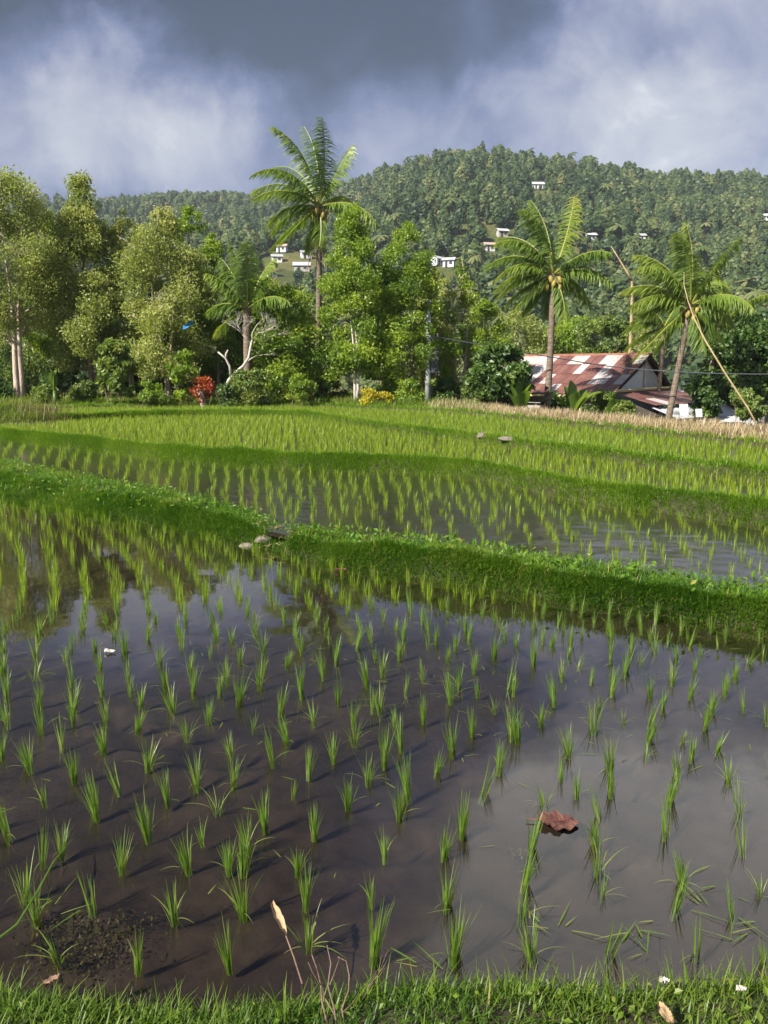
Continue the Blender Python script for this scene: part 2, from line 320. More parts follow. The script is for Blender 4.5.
def gridgeo(X,Y,Z,r=None):
    ny,nx=X.shape; i=np.arange(ny-1)[:,None]*nx+np.arange(nx-1)[None]; q=np.stack([i,i+1,i+nx+1,i+nx],-1).reshape(-1,4)
    return Geo().add(np.stack([X,Y,Z],-1).reshape(-1,3),q,None if r is None else r.ravel())
tag(gridgeo(GX,GY,GZ).obj('ground',M['ground'],smooth=True),kind='structure')
def gz(x,y): return float(terrain(np.array([x]),np.array([y]))[0])
def hit(u,v,lo=140,hi=1000):
    for y in np.arange(lo,hi,1.5):
        p=at_y(u,v,y)
        if gz(p[0],y)>=p[2]: return p[0],y,gz(p[0],y)
    return None
# ------------------------------------------------------------------ mud and water sheets
def mudz(x,y,amp=1.0): return amp*((fbm(x*1.9+y*.7,y*1.9-x*.7,5,2)-0.37)*0.05+(fbm(x*4+y*2,y*4-x*2,6,1)-0.25)*0.02)
def sheet(name,mat,ylo,yhi,z,x0,x1,nx,ny,disp=None):
    xs=np.linspace(x0,x1,nx); t=np.linspace(0,1,ny)[:,None]
    X=np.broadcast_to(xs,(ny,nx)); Y=ylo(xs)*(1-t)+yhi(xs)*t
    Z=np.full(X.shape,z) if disp is None else z+disp(X,Y)
    return tag(gridgeo(X,Y,Z).obj(name,mat,smooth=True),kind='structure')
foots=[(rng.uniform(-4,4),rng.uniform(2.4,8),rng.uniform(0,math.pi),rng.uniform(0.07,0.13)) for _ in range(90)]
foots+=[(*on_z(u,v,0),a,0.11) for u,v,a in [(375,835,0.3),(195,890,0.2),(650,765,0.4),(580,695,0.1),(150,815,0.5),(420,835,0.2),(560,840,0.9),(740,735,0.3),(630,880,0.4),(700,690,.2)]]
def mudA(X,Y):
    Z=mudz(X,Y)
    for fx,fy,a,r in foots:
        c,s=math.cos(a),math.sin(a); e=(((X-fx)*c+(Y-fy)*s)/(r*1.8))**2+((-(X-fx)*s+(Y-fy)*c)/r)**2
        Z=Z-0.045*np.exp(-e*1.3)+0.016*np.exp(-(np.sqrt(e)-1.5)**2*5)
    return Z
sheet('mud',M['mud'],L0C,L1C,-0.055,-9,9,420,300,mudA)
sheet('mud',M['mud'],L1C,L2,ZB-0.045,-24,24,260,120,lambda X,Y:mudz(X,Y,0.8))
sheet('mud',M['mud'],L2,L3,ZC-0.035,-24,24,220,90,lambda X,Y:mudz(X,Y,0.8))
sheet('mud',M['mud'],L3,L4b,ZD-0.035,-24,24,220,90,lambda X,Y:mudz(X,Y,0.8))
sheet('water',M['water'],L0C,L1C,0.0,-9,9,60,4)
sheet('water',M['ripple'],L1C,L2,ZB,-24,24,120,4)
sheet('water',M['ripple'],L2,L3,ZC,-24,24,120,4)
sheet('water',M['ripple'],L3,L4b,ZD,-24,24,120,4)
# ------------------------------------------------------------------ banks
notch=on_z(268,535,0.3)[0]
def bund1z(x,y):
    f,c,b=L1F(x),L1C(x),L1B(x); zc=0.205+0.02*np.sin(x*1.7)+0.05*(fbm(x*1.3,x*0+3,2)-0.47)-0.16*np.exp(-((x-notch)/0.16)**2)
    a=np.clip((y-f)/np.maximum(c-f,0.06),0,1); k=np.clip((y-c)/np.maximum(b-c,0.1),0,1)
    front=-0.06+(zc+0.06)*np.sin(a*math.pi/2)**0.8
    back=zc+(ZB-0.03-zc)*sstep(0.25,1,k)
    return np.where(y<c,front,back)+((fbm(x*6,y*6,8,3)-0.45)*0.05+(fbm(x*1.9,y*1.9,18,2)-0.37)*0.13)*np.minimum(1,a*1.5)*(1-k)
def bankmesh(name,zf,ylo,yhi,x0,x1,nx,ny):
    xs=np.linspace(x0,x1,nx); t=np.linspace(0,1,ny)[:,None]
    X=np.broadcast_to(xs,(ny,nx)); Y=(ylo(xs)-0.03)*(1-t)+(yhi(xs)+0.03)*t
    return tag(gridgeo(X,Y,zf(X,Y)).obj(name,M['earth'],smooth=True),kind='structure')
bankmesh('bank',bund1z,L1F,L1B,-12,9,520,26)
def lowbund(L,zl,zc,zu,wf,wb,seed):
    def z(x,y):
        c=L(x); a=np.clip((y-(c-wf))/wf,0,1); k=np.clip((y-c)/wb,0,1)
        return np.where(y<c,zl-0.05+(zc-zl+0.05)*np.sin(a*math.pi/2),zc+(zu-0.05-zc)*k*k)+(fbm(x*3,y*3,seed,3)-0.45)*0.05*np.minimum(1,2*a)*(1-k)
    return z
b2=lowbund(L2,ZB,0.43,ZC,0.24,0.38,21); b3=lowbund(L3,ZC,0.51,ZD,0.22,0.40,22)
bankmesh('bank',b2,lambda x:L2(x)-0.24,lambda x:L2(x)+0.38,-24,22,500,12)
bankmesh('bank',b3,lambda x:L3(x)-0.22,lambda x:L3(x)+0.40,-24,22,500,12)
b4=lowbund(L4b,ZD,ZE+0.05,0.45,0.25,1.2,23)
bankmesh('bank',b4,lambda x:L4b(x)-0.25,lambda x:L4b(x)+1.2,-25,23,400,12)
def nearz(x,y):
    f=L0F(x); a=np.clip((f+0.12-y)/0.42,0,1); return -0.08+0.25*np.sin(a*math.pi/2)+(fbm(x*5,y*5,31,3)-0.45)*0.06*a
bankmesh('bank',nearz,lambda x:-1.2+0*x,lambda x:L0F(x)+0.12,-4,4,220,90)
# ------------------------------------------------------------------ grass on the banks
def grass(name,mat,zf,ylo,yhi,x0,x1,dens,len_,wid,lean=(0.1,0.7),bend=(0.2,1.2),seg=3,yawbias=None,mask=None,clump=0.6,label=None,rb=None,z_off=-0.01,fb=0,ft=None):
    xs=np.linspace(x0,x1,400); area=np.trapz(yhi(xs)-ylo(xs),xs); n=int(area*dens*1.6)
    nc=max(1,int(n/14)); cx=rng.uniform(x0,x1,nc); ct=rng.random(nc)
    pick=rng.integers(0,nc,n); cl=rng.random(n)<clump
    x=np.where(cl,cx[pick]+rng.normal(0,0.025,n),rng.uniform(x0,x1,n)); t=np.where(cl,ct[pick],rng.random(n))
    if fb: t=np.where(rng.random(n)<fb,rng.random(n)*ft(x),t)
    y=ylo(x)+(yhi(x)-ylo(x))*t+np.where(cl,rng.normal(0,0.025,n),0)
    keep=rng.random(n)<0.625*(0.55+0.9*fbm(x*2.0,y*2.0,77,3))*1.25
    if mask is not None: keep&=mask(x,y)
    x,y,cl,pick=x[keep],y[keep],cl[keep],pick[keep]; n=len(x)
    z=zf(x,y)+z_off
    yaw=rng.uniform(0,2*math.pi,n)
    if yawbias is not None:
        a,w=yawbias(x,y); yaw=np.where(rng.random(n)<w,a+rng.normal(0,0.7,n),yaw)
    patch=fbm(x*1.1,y*1.1,55,3)
    r=np.clip(rng.beta(2,2.6,n)*0.75+(patch-0.47)*1.0+np.where(rng.random(n)<0.05,0.4,0),0,1)
    if rb is not None: r=np.clip(r+rb(x,y),0,1)
    ln=rng.uniform(*len_,n)*(0.45+1.15*fbm(x*2.3,y*2.3,66,3)); g=Geo()
    blades(g,np.stack([x,y,z],1),yaw,rng.uniform(*lean,n),rng.uniform(*bend,n),ln,rng.uniform(*wid,n),seg,r)
    return g
g=grass('grass',M['grass'],bund1z,L1F,L1B,-11,7,9500,(0.035,0.105),(0.004,0.009),lean=(0.2,1.25),clump=0.75,fb=0.68,rb=lambda x,y:0.55*np.clip((fbm(x*1.5,y*1.5,71,3)-.56)*9,0,1)*(rng.random(len(x))<.6),ft=lambda x:(L1C(x)-L1F(x)+0.04)/(L1B(x)-L1F(x)),yawbias=lambda x,y:(np.where(y<L1C(x),-math.pi/2,math.pi/2)+0*x,0.45),
        mask=lambda x,y:(np.abs(x-notch)>0.16)|(rng.random(len(x))<0.3))
for k in range(900):   # arching tufts hanging over the face and standing on the crest
    x0=rng.uniform(-9,6); f,c,b=float(L1F(x0)),float(L1C(x0)),float(L1B(x0)); y0=f+(c-f)*rng.random()*1.1 if rng.random()<0.6 else c+(b-c)*rng.random()*.7; m_=rng.integers(8,22)
    if abs(x0-notch)<.15: continue
    p=np.stack([x0+rng.normal(0,0.03,m_),y0+rng.normal(0,0.03,m_)],1); p=np.concatenate([p,(bund1z(p[:,0],p[:,1])-0.01)[:,None]],1); tint=rng.normal(.55,.2)
    blades(g,p,np.where(rng.random(m_)<.5,-math.pi/2+rng.normal(0,.7,m_),rng.uniform(0,6.28,m_)),rng.uniform(0.05,0.8,m_),rng.uniform(0.4,1.7,m_),rng.uniform(0.07,0.18,m_),rng.uniform(0.004,0.009,m_),4,np.clip(rng.normal(tint,0.12,m_),0,1))
# broad weeds among the bund grass
n=2600; x=rng.uniform(-7,6,n); y=L1F(x)+(L1B(x)-L1F(x))*rng.uniform(0.1,0.85,n); leaves(g,np.stack([x,y,bund1z(x,y)+rng.uniform(0.03,0.13,n)],1),rng.uniform(0.03,0.075,n),np.clip(rng.normal(0.5,0.15,n),0,1),up=0.8)
tag(g.obj('bund_grass',M['grass']),'thick green grass covering the long curved bank between the flooded paddies','grass',kind='stuff')
g=grass('g',None,nearz,lambda x:0.6+0*x,lambda x:L0F(x)+0.02,-2.6,2.6,9000,(0.03,0.09),(0.003,0.006),lean=(0.1,0.9),bend=(0.2,1.5),seg=4,clump=0.7,rb=lambda x,y:0.10*(x>0)+0*x)
for k in range(260):   # taller tufts along the water's edge
    x0=rng.uniform(-2.2,2.2); y0=L0F(x0)-rng.uniform(-0.02,0.16); m_=rng.integers(3,9)
    p=np.stack([x0+rng.normal(0,0.015,m_),y0+rng.normal(0,0.015,m_)],1); p=np.concatenate([p,(nearz(p[:,0],p[:,1])-0.01)[:,None]],1)
    blades(g,p,rng.uniform(0,6.28,m_),rng.uniform(0.05,0.6,m_),rng.uniform(0.1,1.1,m_),rng.uniform(0.06,0.14,m_),rng.uniform(0.003,0.006,m_),4,np.clip(rng.normal(0.42,0.16,m_),0,1))
n=2200; x=rng.uniform(-2.2,2.2,n); y=rng.uniform(0.9,2.1,n); leaves(g,np.stack([x,y,nearz(x,y)+rng.uniform(0.01,0.05,n)],1),rng.uniform(0.012,0.035,n),np.clip(rng.normal(0.5,0.15,n),0,1),up=1.2,aspect=0.6)
tag(g.obj('near_grass',M['grass_yellower']),'short tufted grass and weeds on the near bank at the bottom of the photo','grass',kind='stuff')
g=grass('g',None,b2,lambda x:L2(x)-0.24,lambda x:L2(x)+0.38,-20,16,6500,(0.06,0.15),(0.008,0.014),seg=2,yawbias=lambda x,y:(-math.pi/2+0*x,0.4),rb=lambda x,y:0.10+0*x,fb=0.5,ft=lambda x:0.42)
g2=grass('g',None,b3,lambda x:L3(x)-0.22,lambda x:L3(x)+0.4,-20,18,3200,(0.07,0.19),(0.010,0.018),seg=2,rb=lambda x,y:0.24+0*x,fb=0.5,ft=lambda x:0.42)
v,q,r,_=g2.arrays(); g.add(v,q,r)
g3=grass('g',None,b4,lambda x:L4b(x)-0.25,lambda x:L4b(x)+1.0,-22,18,500,(0.08,0.22),(0.012,0.02),seg=2,rb=lambda x,y:0.15+0*x)
v,q,r,_=g3.arrays(); g.add(v,q,r)
tag(g.obj('terrace_grass',M['terrace']),'thin lines of grass on the low banks of the upper terraces','grass',kind='stuff')
# rough grass under and in front of the left trees, dry straw strip on the right
g=grass('g',None,lambda x,y:terrain(x,y),lambda x:L4b(x)+0.6,lambda x:L4b(x)+9+0*x,-24,3.5,140,(0.12,0.42),(0.018,0.035),seg=2,rb=lambda x,y:0.18+0.5*np.exp(-((x+11)/3)**2-((y-27)/3)**2))
tag(g.obj('rough_grass',M['grass_yellower']),'rough yellow green grass on the ground below the left trees','grass',kind='stuff')
g=grass('g',None,lambda x,y:terrain(x,y),lambda x:L4b(x)+0.25,lambda x:L4b(x)+5.0,1.6,20,560,(0.10,0.34),(0.010,0.022),lean=(0.05,0.6),bend=(0.1,0.9),seg=3,
        mask=lambda x,y:rng.random(len(x))<np.clip((x-1.0)/3.0,0.15,1)); 
tag(g.obj('dry_grass',M['dry']),'strip of pale dry straw grass along the far right edge of the paddies','grass',kind='stuff')
MX,MY=xat(6,25,405),25.0
def moundz(x,y): return 0.22+0.62*np.exp(-((x-MX)/1.75)**2-((y-MY)/2.0)**2)+(fbm(x*2,y*2,61,3)-.45)*.12
X_,Y_=np.meshgrid(np.linspace(MX-4,MX+3.6,60),np.linspace(MY-4.2,MY+4.2,60)); tag(gridgeo(X_,Y_,moundz(X_,Y_)).obj('bank',M['earth'],smooth=True),kind='structure')
g=grass('g',None,moundz,lambda x:MY-2.6+0*x,lambda x:MY+2.6+0*x,MX-2.6,MX+2.5,900,(0.08,0.26),(0.010,0.018),seg=2,mask=lambda x,y:moundz(x,y)>0.40,rb=lambda x,y:0.15+0.45*fbm(x*1.2,y*1.2,62,2))
tag(g.obj('mound_grass',M['grass_yellower']),'grass and dry tufts on the rounded mound at the left edge','grass',kind='stuff')
offm=lambda p:p[(moundz(p[:,0],p[:,1])<0.42)|(np.abs(p[:,0]-MX)>4)|(np.abs(p[:,1]-MY)>4)]
# ------------------------------------------------------------------ rice seedlings
def clump(nb,h,spread,fl=0,seg=4,wid=(0.004,0.007),rr=None):
    g=Geo(); rr=rr or rng
    a=rr.uniform(0,2*math.pi,nb); rad=np.sqrt(rr.random(nb))*0.016
    p=np.stack([np.cos(a)*rad,np.sin(a)*rad,np.full(nb,-0.055)],1)
    ln=(h+0.055)*rr.uniform(0.5,1.05,nb); 
    blades(g,p,a+rr.normal(0,0.5,nb),np.abs(rr.normal(0.02,spread*0.35,nb)),np.abs(rr.normal(0.12,spread,nb)),ln,rr.uniform(*wid,nb),seg,np.where(rr.random(nb)<.07,1.0,np.clip(rr.normal(0.40,0.18,nb),0,0.85)))
    # short brown-green stems below and at the water line
    for k in range(fl):   # bent leaves lying on the water
        a=rr.uniform(0,6.28); L=rr.uniform(0.09,0.20); b=np.array([[math.cos(a)*0.015,math.sin(a)*0.015,-0.01]])
        blades(g,b,[a],[0.75],[1.05],[L],[rr.uniform(0.004,0.006)],5,[rr.uniform(0.75,1.0)])
    return g
kinds=[]   # (mesh, wording)
spec=[('full upright',38,0.205,0.17,0),('full upright',32,0.19,0.19,1),('bushy spreading',32,0.185,0.30,2),('thin upright',14,0.18,0.15,0),('thin upright',12,0.155,0.2,2),
      ('splayed',18,0.16,0.42,4),('splayed',20,0.17,0.36,3),('slender tall',20,0.235,0.13,1),('bushy spreading',28,0.20,0.26,3),('sparse drooping',11,0.145,0.5,3)]
for w,nb,h,sp,fl in spec: kinds.append((clump(nb,h,sp,fl).mesh('rice_seedling',M['rice']),w))
T=[]
def tile(ox,oy,s):
    for a in s.split():
        x,y=a.split(','); T.append((ox+int(x)/3.0,oy+int(y)/3.0))
tile(0,640,"10,35 8,90 20,165 20,245 105,45 105,105 118,185 120,265 195,60 215,130 220,200 185,310 85,375 222,410 285,30 300,80 305,155 317,240 310,325 350,440 375,35 382,110 422,190 415,265 445,375 500,480 478,65 495,135 515,205 560,285 590,430 545,20 570,85 580,155 625,235 690,340 700,425 632,45 678,120 720,60 717,180 760,265 695,5 130,480 285,515 652,505")
tile(256,640,"20,30 95,75 12,130 75,210 90,300 45,360 158,400 135,155 200,105 172,240 232,350 295,300 245,180 240,60 135,30 330,130 380,95 370,205 350,200 305,20 430,45 448,155 502,235 433,315 385,360 335,415 275,490 430,520 455,460 582,170 608,135 648,275 588,330 543,395 655,85 515,15 598,20 715,45 760,150 715,205 730,380 685,460 765,280")
tile(512,640,"5,150 65,65 125,180 150,110 200,80 340,95 387,65 300,150 258,200 85,245 15,290 170,340 245,265 145,410 95,490 295,380 297,455 260,530 418,245 412,295 480,120 565,45 617,15 670,110 710,70 640,150 580,255 618,330 495,400 475,480 650,420 680,520 600,205 762,235 430,30 468,10 535,15 755,50 175,10 120,15")
tile(0,810,"18,70 185,125 130,150 72,245 275,290 365,165 440,65 520,320 560,165 605,90 740,110 730,170 725,300 685,170 685,460 415,470 170,440")
tile(256,810,"25,45 175,70 125,180 150,275 155,400 385,130 345,265 355,430 565,130 572,275 597,430 618,60")
tile(512,810,"60,110 40,220 30,310 55,430 250,100 262,180 270,250 295,430 460,60 510,210 490,300 555,430 690,110 748,250")
PA=[on_z(u,v,0) for u,v in T]
def lattice(f,xr,yr,dx,dy,jit):
    out=[]
    for j,y in enumerate(np.arange(yr[0],yr[1],dy)):
        for k in range(int(xr[0]/dx)-1,int(xr[1]/dx)+2): out.append((f(k*dx,y)+rng.normal(0,jit),y+rng.normal(0,jit)))
    return np.array(out)
# rest of the near paddy: rows lean left as they go away
gA=lambda X,y: X+0.12*(y-2.4)-0.055*(y-2.4)**2*(1+0.0*X)+0.02*X*(y-2.4)
la=lattice(gA,(-9,9),(2.3,12.5),0.245,0.195,0.022)
keep=[]; TR=np.array(PA); TR2=[]; small_=set()
for x,y in la:
    if not(-8.5<x<8.5) or y>L1F(x)-0.07 or y<L0F(x)+0.12: continue
    u=384+F*x/(y*math.cos(PITCH)+EYE*math.sin(PITCH)); vpx=512+F*math.tan(math.atan2(EYE,y)-PITCH)
    if vpx>641 and -6<u<775:
        if np.min((TR[:,0]-x)**2+(TR[:,1]-y)**2)<0.155**2 or rng.random()<0.15: continue
        small_.add(len(TR)+len(keep)); keep.append((x,y)); TR2.append((x,y)); continue
    if rng.random()<0.03: continue
    keep.append((x,y))
PA=np.array(PA+keep)
dep=PA[:,1]*math.cos(PITCH)+EYE*math.sin(PITCH); uA=384+F*PA[:,0]/dep
infr=(uA>-10)&(uA<778); order=np.argsort(np.where(infr,PA[:,1],99))
first=order[:300]; rest=order[300:]
ordn=['first','second','third','fourth','fifth','sixth','seventh','eighth','ninth','tenth','eleventh','twelfth','thirteenth','fourteenth','fifteenth','sixteenth','seventeenth','eighteenth','nineteenth','twentieth']
def nth(k):
    if k<20: return ordn[k]
    t={20:'twenty',30:'thirty',40:'forty'}
    b=(k+1)//10*10; r_=(k+1)%10
    return (t[b]+'-'+ordn[r_-1]) if r_ else {30:'thirtieth',40:'fortieth'}.get(k+1,'last')
RANK={}
fy=PA[first]; rowsorted=first[np.argsort(PA[first][:,1])]
# ranks of about equal distance from the near bank
edges=[]; ys=np.sort(fy[:,1]); k0=0; bands=[]
bw=0.28; y0=ys[0]-0.01
while y0<ys[-1]+0.01:
    s=[i for i in first if y0<=PA[i,1]<y0+bw]
    if s: bands.append(sorted(s,key=lambda i:uA[i]))
    y0+=bw; bw*=1.04
for b_,s in enumerate(bands):
    for k,i in enumerate(s): RANK[i]=(b_,k)
for i in first:
    b_,k=RANK[i]; kk=int(rng.choice(10,p=[.24,.2,.14,.1,.05,.05,.06,.07,.07,.02])); me,w=kinds[kk]
    o=bpy.data.objects.new('rice_seedling',me); COL.objects.link(o)
    o.location=(PA[i,0],PA[i,1],0.0); o.rotation_euler=(rng.normal(0,0.11),rng.normal(0,0.11),rng.uniform(0,6.28)); s=rng.uniform(0.74,1.10)*(0.66 if int(i) in small_ else (0.74 if PA[i,1]>5.2 else 0.86)); o.scale=(s,s,s*rng.uniform(0.92,1.1))
    tag(o,f"{w} rice seedling, {nth(k)} from the left in the {nth(b_)} rank beyond the near bank",'rice seedling','rice seedlings in the nearest flooded paddy')
# everything further away: one mass
P=Geo()
def far_clumps(pts,z,nb,h,spread,wid,seg,hv=(0.8,1.15),rm=0.5):
    pts=np.asarray(pts); n=len(pts); idx=np.repeat(np.arange(n),nb); m_=len(idx)
    hs=rng.uniform(*hv,n)[idx]; a=rng.uniform(0,6.28,m_); rad=np.sqrt(rng.random(m_))*0.022
    p=np.stack([pts[idx,0]+np.cos(a)*rad,pts[idx,1]+np.sin(a)*rad,np.full(m_,z-0.04)],1)
    tint=np.clip(rng.normal(rm,0.16,n),0,1)[idx]
    blades(P,p,a,np.abs(rng.normal(0.04,spread*0.35,m_)),np.abs(rng.normal(0.15,spread,m_)),(h+0.04)*hs*rng.uniform(0.55,1.05,m_),rng.uniform(*wid,m_),seg,np.clip(tint+rng.normal(0,0.12,m_),0,1))
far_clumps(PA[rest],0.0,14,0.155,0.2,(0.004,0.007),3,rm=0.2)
# second paddy: rows fan out from the near side
cx0,cy0=0.8,-5.0
pts=[]
for rad in np.arange(9,28,0.23):
    nseg=int(rad*2.0/0.27)
    step=0.27*(1+0.0)/max(rad,1)
    base=int(round(1.5/(0.27/11.5))); 
    k=1 if rad<17 else (2 if rad>=17 else 1)
    for a in np.arange(-1.2,1.0,0.0190 if rad<14.5 else 0.0125):
        pts.append((cx0+rad*math.sin(a)+rng.normal(0,.03),cy0+rad*math.cos(a)+rng.normal(0,.035)))
pts=np.array(pts); bsel=(pts[:,1]>L1B(pts[:,0])+0.05)&(pts[:,1]<L2(pts[:,0])-0.22)&(np.abs(pts[:,0])<14)&(rng.random(len(pts))>0.05)
PB=pts[bsel]; 
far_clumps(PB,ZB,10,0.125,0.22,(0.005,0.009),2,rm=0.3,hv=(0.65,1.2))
def filltess(lo,hi,dx,dy,rows):
    out=[]
    for y in np.arange(6,45,dy):
        for x in np.arange(-19,19,dx): out.append((x+rows*(y-20)+rng.normal(0,0.04),y+rng.normal(0,0.04)))
    p=np.array(out); s=(p[:,1]>lo(p[:,0]))&(p[:,1]<hi(p[:,0])+.1)&(rng.random(len(p))>0.03); return p[s]
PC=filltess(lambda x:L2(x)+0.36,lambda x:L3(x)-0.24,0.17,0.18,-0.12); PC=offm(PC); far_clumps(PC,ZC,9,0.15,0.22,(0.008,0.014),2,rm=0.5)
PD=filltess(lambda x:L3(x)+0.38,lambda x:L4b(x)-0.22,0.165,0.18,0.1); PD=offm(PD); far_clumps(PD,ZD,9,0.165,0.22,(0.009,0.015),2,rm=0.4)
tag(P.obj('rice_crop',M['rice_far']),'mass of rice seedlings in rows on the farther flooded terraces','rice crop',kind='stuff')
# ------------------------------------------------------------------ trees
def env(kind,t):
    t=np.asarray(t,float)
    if kind=='cone': return np.where(t<0.18,0.55+0.45*t/0.18,1.0)*np.clip(1-(np.clip(t-0.18,0,1)/0.82)**1.5,0.04,1)
    if kind=='col':  return np.clip(1-np.abs(2*t-0.85)**2.6/1.9,0.12,1)*np.where(t>0.8,np.sqrt(np.clip((1.04-t)/0.24,0,1)),1)
    return np.sqrt(np.clip(1-(2*t-1)**2,0.02,1))
def tree(name,label,u,y,vtop,vbot,halfw,kind='col',mat='mid',bark='bark',nleaf=9000,ls=0.16,nclump=55,stems=1,vbase=None,lean=0.0,tr=0.12,group=None,cat='tree',droop=0.3,twigs=0,flat=0.5,ushift=0,bare=0.0,spread=1.0):
    x=xat(u,y); zb=gz(x,y)-0.05 if vbase is None else zat(vbase,y)
    root=empty(name,(x,y,zb)); tag(root,label,cat,group)
    pxm=y/800.0; H=zat(vtop,y)-zb; h0=zat(vbot,y)-zb; W=halfw*pxm; dx=ushift*pxm
    g=Geo(); c=Geo()
    # crown clumps in a tapered envelope
    cl=[]
    while len(cl)<nclump:
        t=rng.random() if len(cl)>2 else 0.97-0.06*len(cl); w=float(env(kind,t))
        if rng.random()>w+0.45: continue
        a=rng.uniform(0,6.28); rr=W*w*(0.25+0.75*math.sqrt(rng.random()))*rng.uniform(0.75,1.05)
        cl.append((math.cos(a)*rr+dx*(0.3+0.7*t)+rng.normal(0,0.05*W),math.sin(a)*rr*0.9,h0+(H-h0)*t*0.98,w))
    cl=np.array(cl); rc=np.clip(W*0.34,0.22,0.75)*rng.uniform(0.6,1.25,nclump)*(0.55+0.45*cl[:,3])
    per=rng.multinomial(nleaf,rc**2/np.sum(rc**2))
    idx=np.repeat(np.arange(nclump),per); n=len(idx)
    d=rng.normal(size=(n,3)); d/=np.linalg.norm(d,axis=1)[:,None]; rad=rc[idx]*np.clip(rng.random(n)**0.45*rng.choice([1,1,1.25],n),0,1.3)
    pos=cl[idx,:3]+d*rad[:,None]*np.array([1.0,1.0,0.8])
    ok=pos[:,2]>0.05; pos=pos[ok]; idx=idx[ok]; n=len(pos)
    tint=np.clip(rng.normal(0.45,0.16,nclump)[idx]+rng.normal(0,0.15,n),0,1)
    leaves(c,pos,ls*rng.uniform(0.65,1.3,n),tint,droop=droop,aspect=flat)
    # stems and limbs
    for s in range(stems):
        off=(s-(stems-1)/2)*0.45*spread; topz=h0+(H-h0)*(0.55 if kind!='cone' else 0.85)
        pth=[]; ph=rng.uniform(0,6.28)
        for k in range(9):
            t=k/8; pth.append([off*(0.25+1.6*t)+lean*t*H+dx*t*0.9+0.06*math.sin(ph+5*t)*(t>0),0.05*math.cos(ph*2+4*t),topz*t])
        pth=np.array(pth); rad=tr*(1-0.78*np.linspace(0,1,9))/(1 if stems==1 else 1.25); rad[0]*=1.35
        tube(g,pth,rad,9)
        lim=rng.choice(nclump,min(nclump,int(12/stems)+2),replace=False)
        for i in lim:
            e=cl[i,:3]; f=np.clip((e[2]-0.9*abs(e[0]-pth[-1][0]))/max(topz,0.1)-0.08,0.22,0.95)
            b=np.array([np.interp(f,np.linspace(0,1,9),pth[:,k]) for k in range(3)])
            if e[2]<b[2]: b=b*np.array([1,1,0.8])
            mid=(b+e)/2+np.array([rng.normal(0,.12),rng.normal(0,.12),-0.06*np.linalg.norm(e-b)])
            r0=np.interp(f,np.linspace(0,1,9),rad)*0.55
            tube(g,[b,(b+mid)/2+rng.normal(0,.04,3),mid,(mid+e)/2+rng.normal(0,.05,3),e],[r0,r0*.8,r0*.62,r0*.4,r0*.15],5)
    for k in range(twigs):
        i=rng.integers(nclump); e=cl[i,:3]; d=rng.normal(size=3); d[2]=abs(d[2])+0.5; d/=np.linalg.norm(d)
        tube(g,[e-d*0.35,e+d*0.15+rng.normal(0,.08,3),e+d*rc[i]*1.35],[0.026,0.017,0.006],4)
    g.obj('trunk',M[bark],root,smooth=True); c.obj('crown',M[mat],root)
    return root
TG='trees along the far edge of the paddies'
tree('tree','tall olive tree at the far left with a pale forked trunk in the grass',20,34,172,336,60,'round','olive','bark_pale',36000,0.125,105,stems=2,tr=0.17,group=TG,twigs=110,lean=0.01,spread=0.7)
tree('tree','tall pointed olive tree, second from the left, with a straight thin trunk',92,35,172,366,42,'cone','olive','bark',36000,0.125,105,tr=0.13,group=TG,twigs=30)
tree('tree','wide grey olive tree with fine pale twigs, right of the pointed one',168,34.5,207,374,44,'col','olive','bark_pale',32000,0.125,100,tr=0.10,group=TG,twigs=80,stems=2)
tree('tree','slender olive tree between the pointed one and the wide grey one',130,36,203,380,24,'col','olive','bark_pale',14000,0.125,60,tr=0.08,group=TG,twigs=30)
tree('tree','narrow yellow green tree top rising behind the grey olive tree',197,38,203,330,26,'col','bright','bark',4500,0.16,30,tr=0.09,group=TG)
tree('tree','olive tree reaching out of the left edge of the photo',-28,37.5,190,372,54,'round','olive','bark_pale',12000,0.13,60,tr=0.13,group=TG,twigs=30)
tree('tree','bushy rounded yellow green tree left of the tallest coconut palm',288,33.5,284,398,38,'round','bright','bark',16000,0.15,64,tr=0.10,group=TG,stems=2)
tree('tree','tall bright green tree with two pale stems, beside the tallest palm',356,33,202,376,32,'col','bright','bark_white',22000,0.135,95,tr=0.085,group=TG,stems=2,spread=0.4,ushift=-3)
tree('tree','tall bright green columnar tree standing just left of the grey pole',407,33.5,217,400,32,'col','bright','bark',22000,0.135,95,tr=0.09,group=TG,stems=2)
tree('tree','loose airy tree with reddish bare stems right of the grey pole',459,35,254,394,27,'cone','bright','bark_pale',6000,0.13,48,tr=0.08,group=TG,stems=2,twigs=60)
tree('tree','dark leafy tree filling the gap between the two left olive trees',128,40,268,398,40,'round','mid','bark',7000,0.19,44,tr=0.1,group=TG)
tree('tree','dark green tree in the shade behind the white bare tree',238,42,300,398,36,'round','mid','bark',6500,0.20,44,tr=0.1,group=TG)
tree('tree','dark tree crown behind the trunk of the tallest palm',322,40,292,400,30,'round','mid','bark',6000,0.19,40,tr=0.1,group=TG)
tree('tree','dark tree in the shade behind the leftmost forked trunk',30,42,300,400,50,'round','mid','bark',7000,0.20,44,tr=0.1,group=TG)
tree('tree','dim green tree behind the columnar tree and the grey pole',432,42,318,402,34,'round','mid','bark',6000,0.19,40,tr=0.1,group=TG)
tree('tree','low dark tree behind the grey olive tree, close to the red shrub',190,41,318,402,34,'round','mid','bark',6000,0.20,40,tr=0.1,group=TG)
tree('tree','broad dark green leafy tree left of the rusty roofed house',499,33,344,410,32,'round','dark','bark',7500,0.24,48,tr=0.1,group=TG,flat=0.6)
tree('tree','small tree with large dark leaves standing behind the roof ridge',603,52,318,372,30,'round','mid','bark',5000,0.26,36,tr=0.1,group=TG)
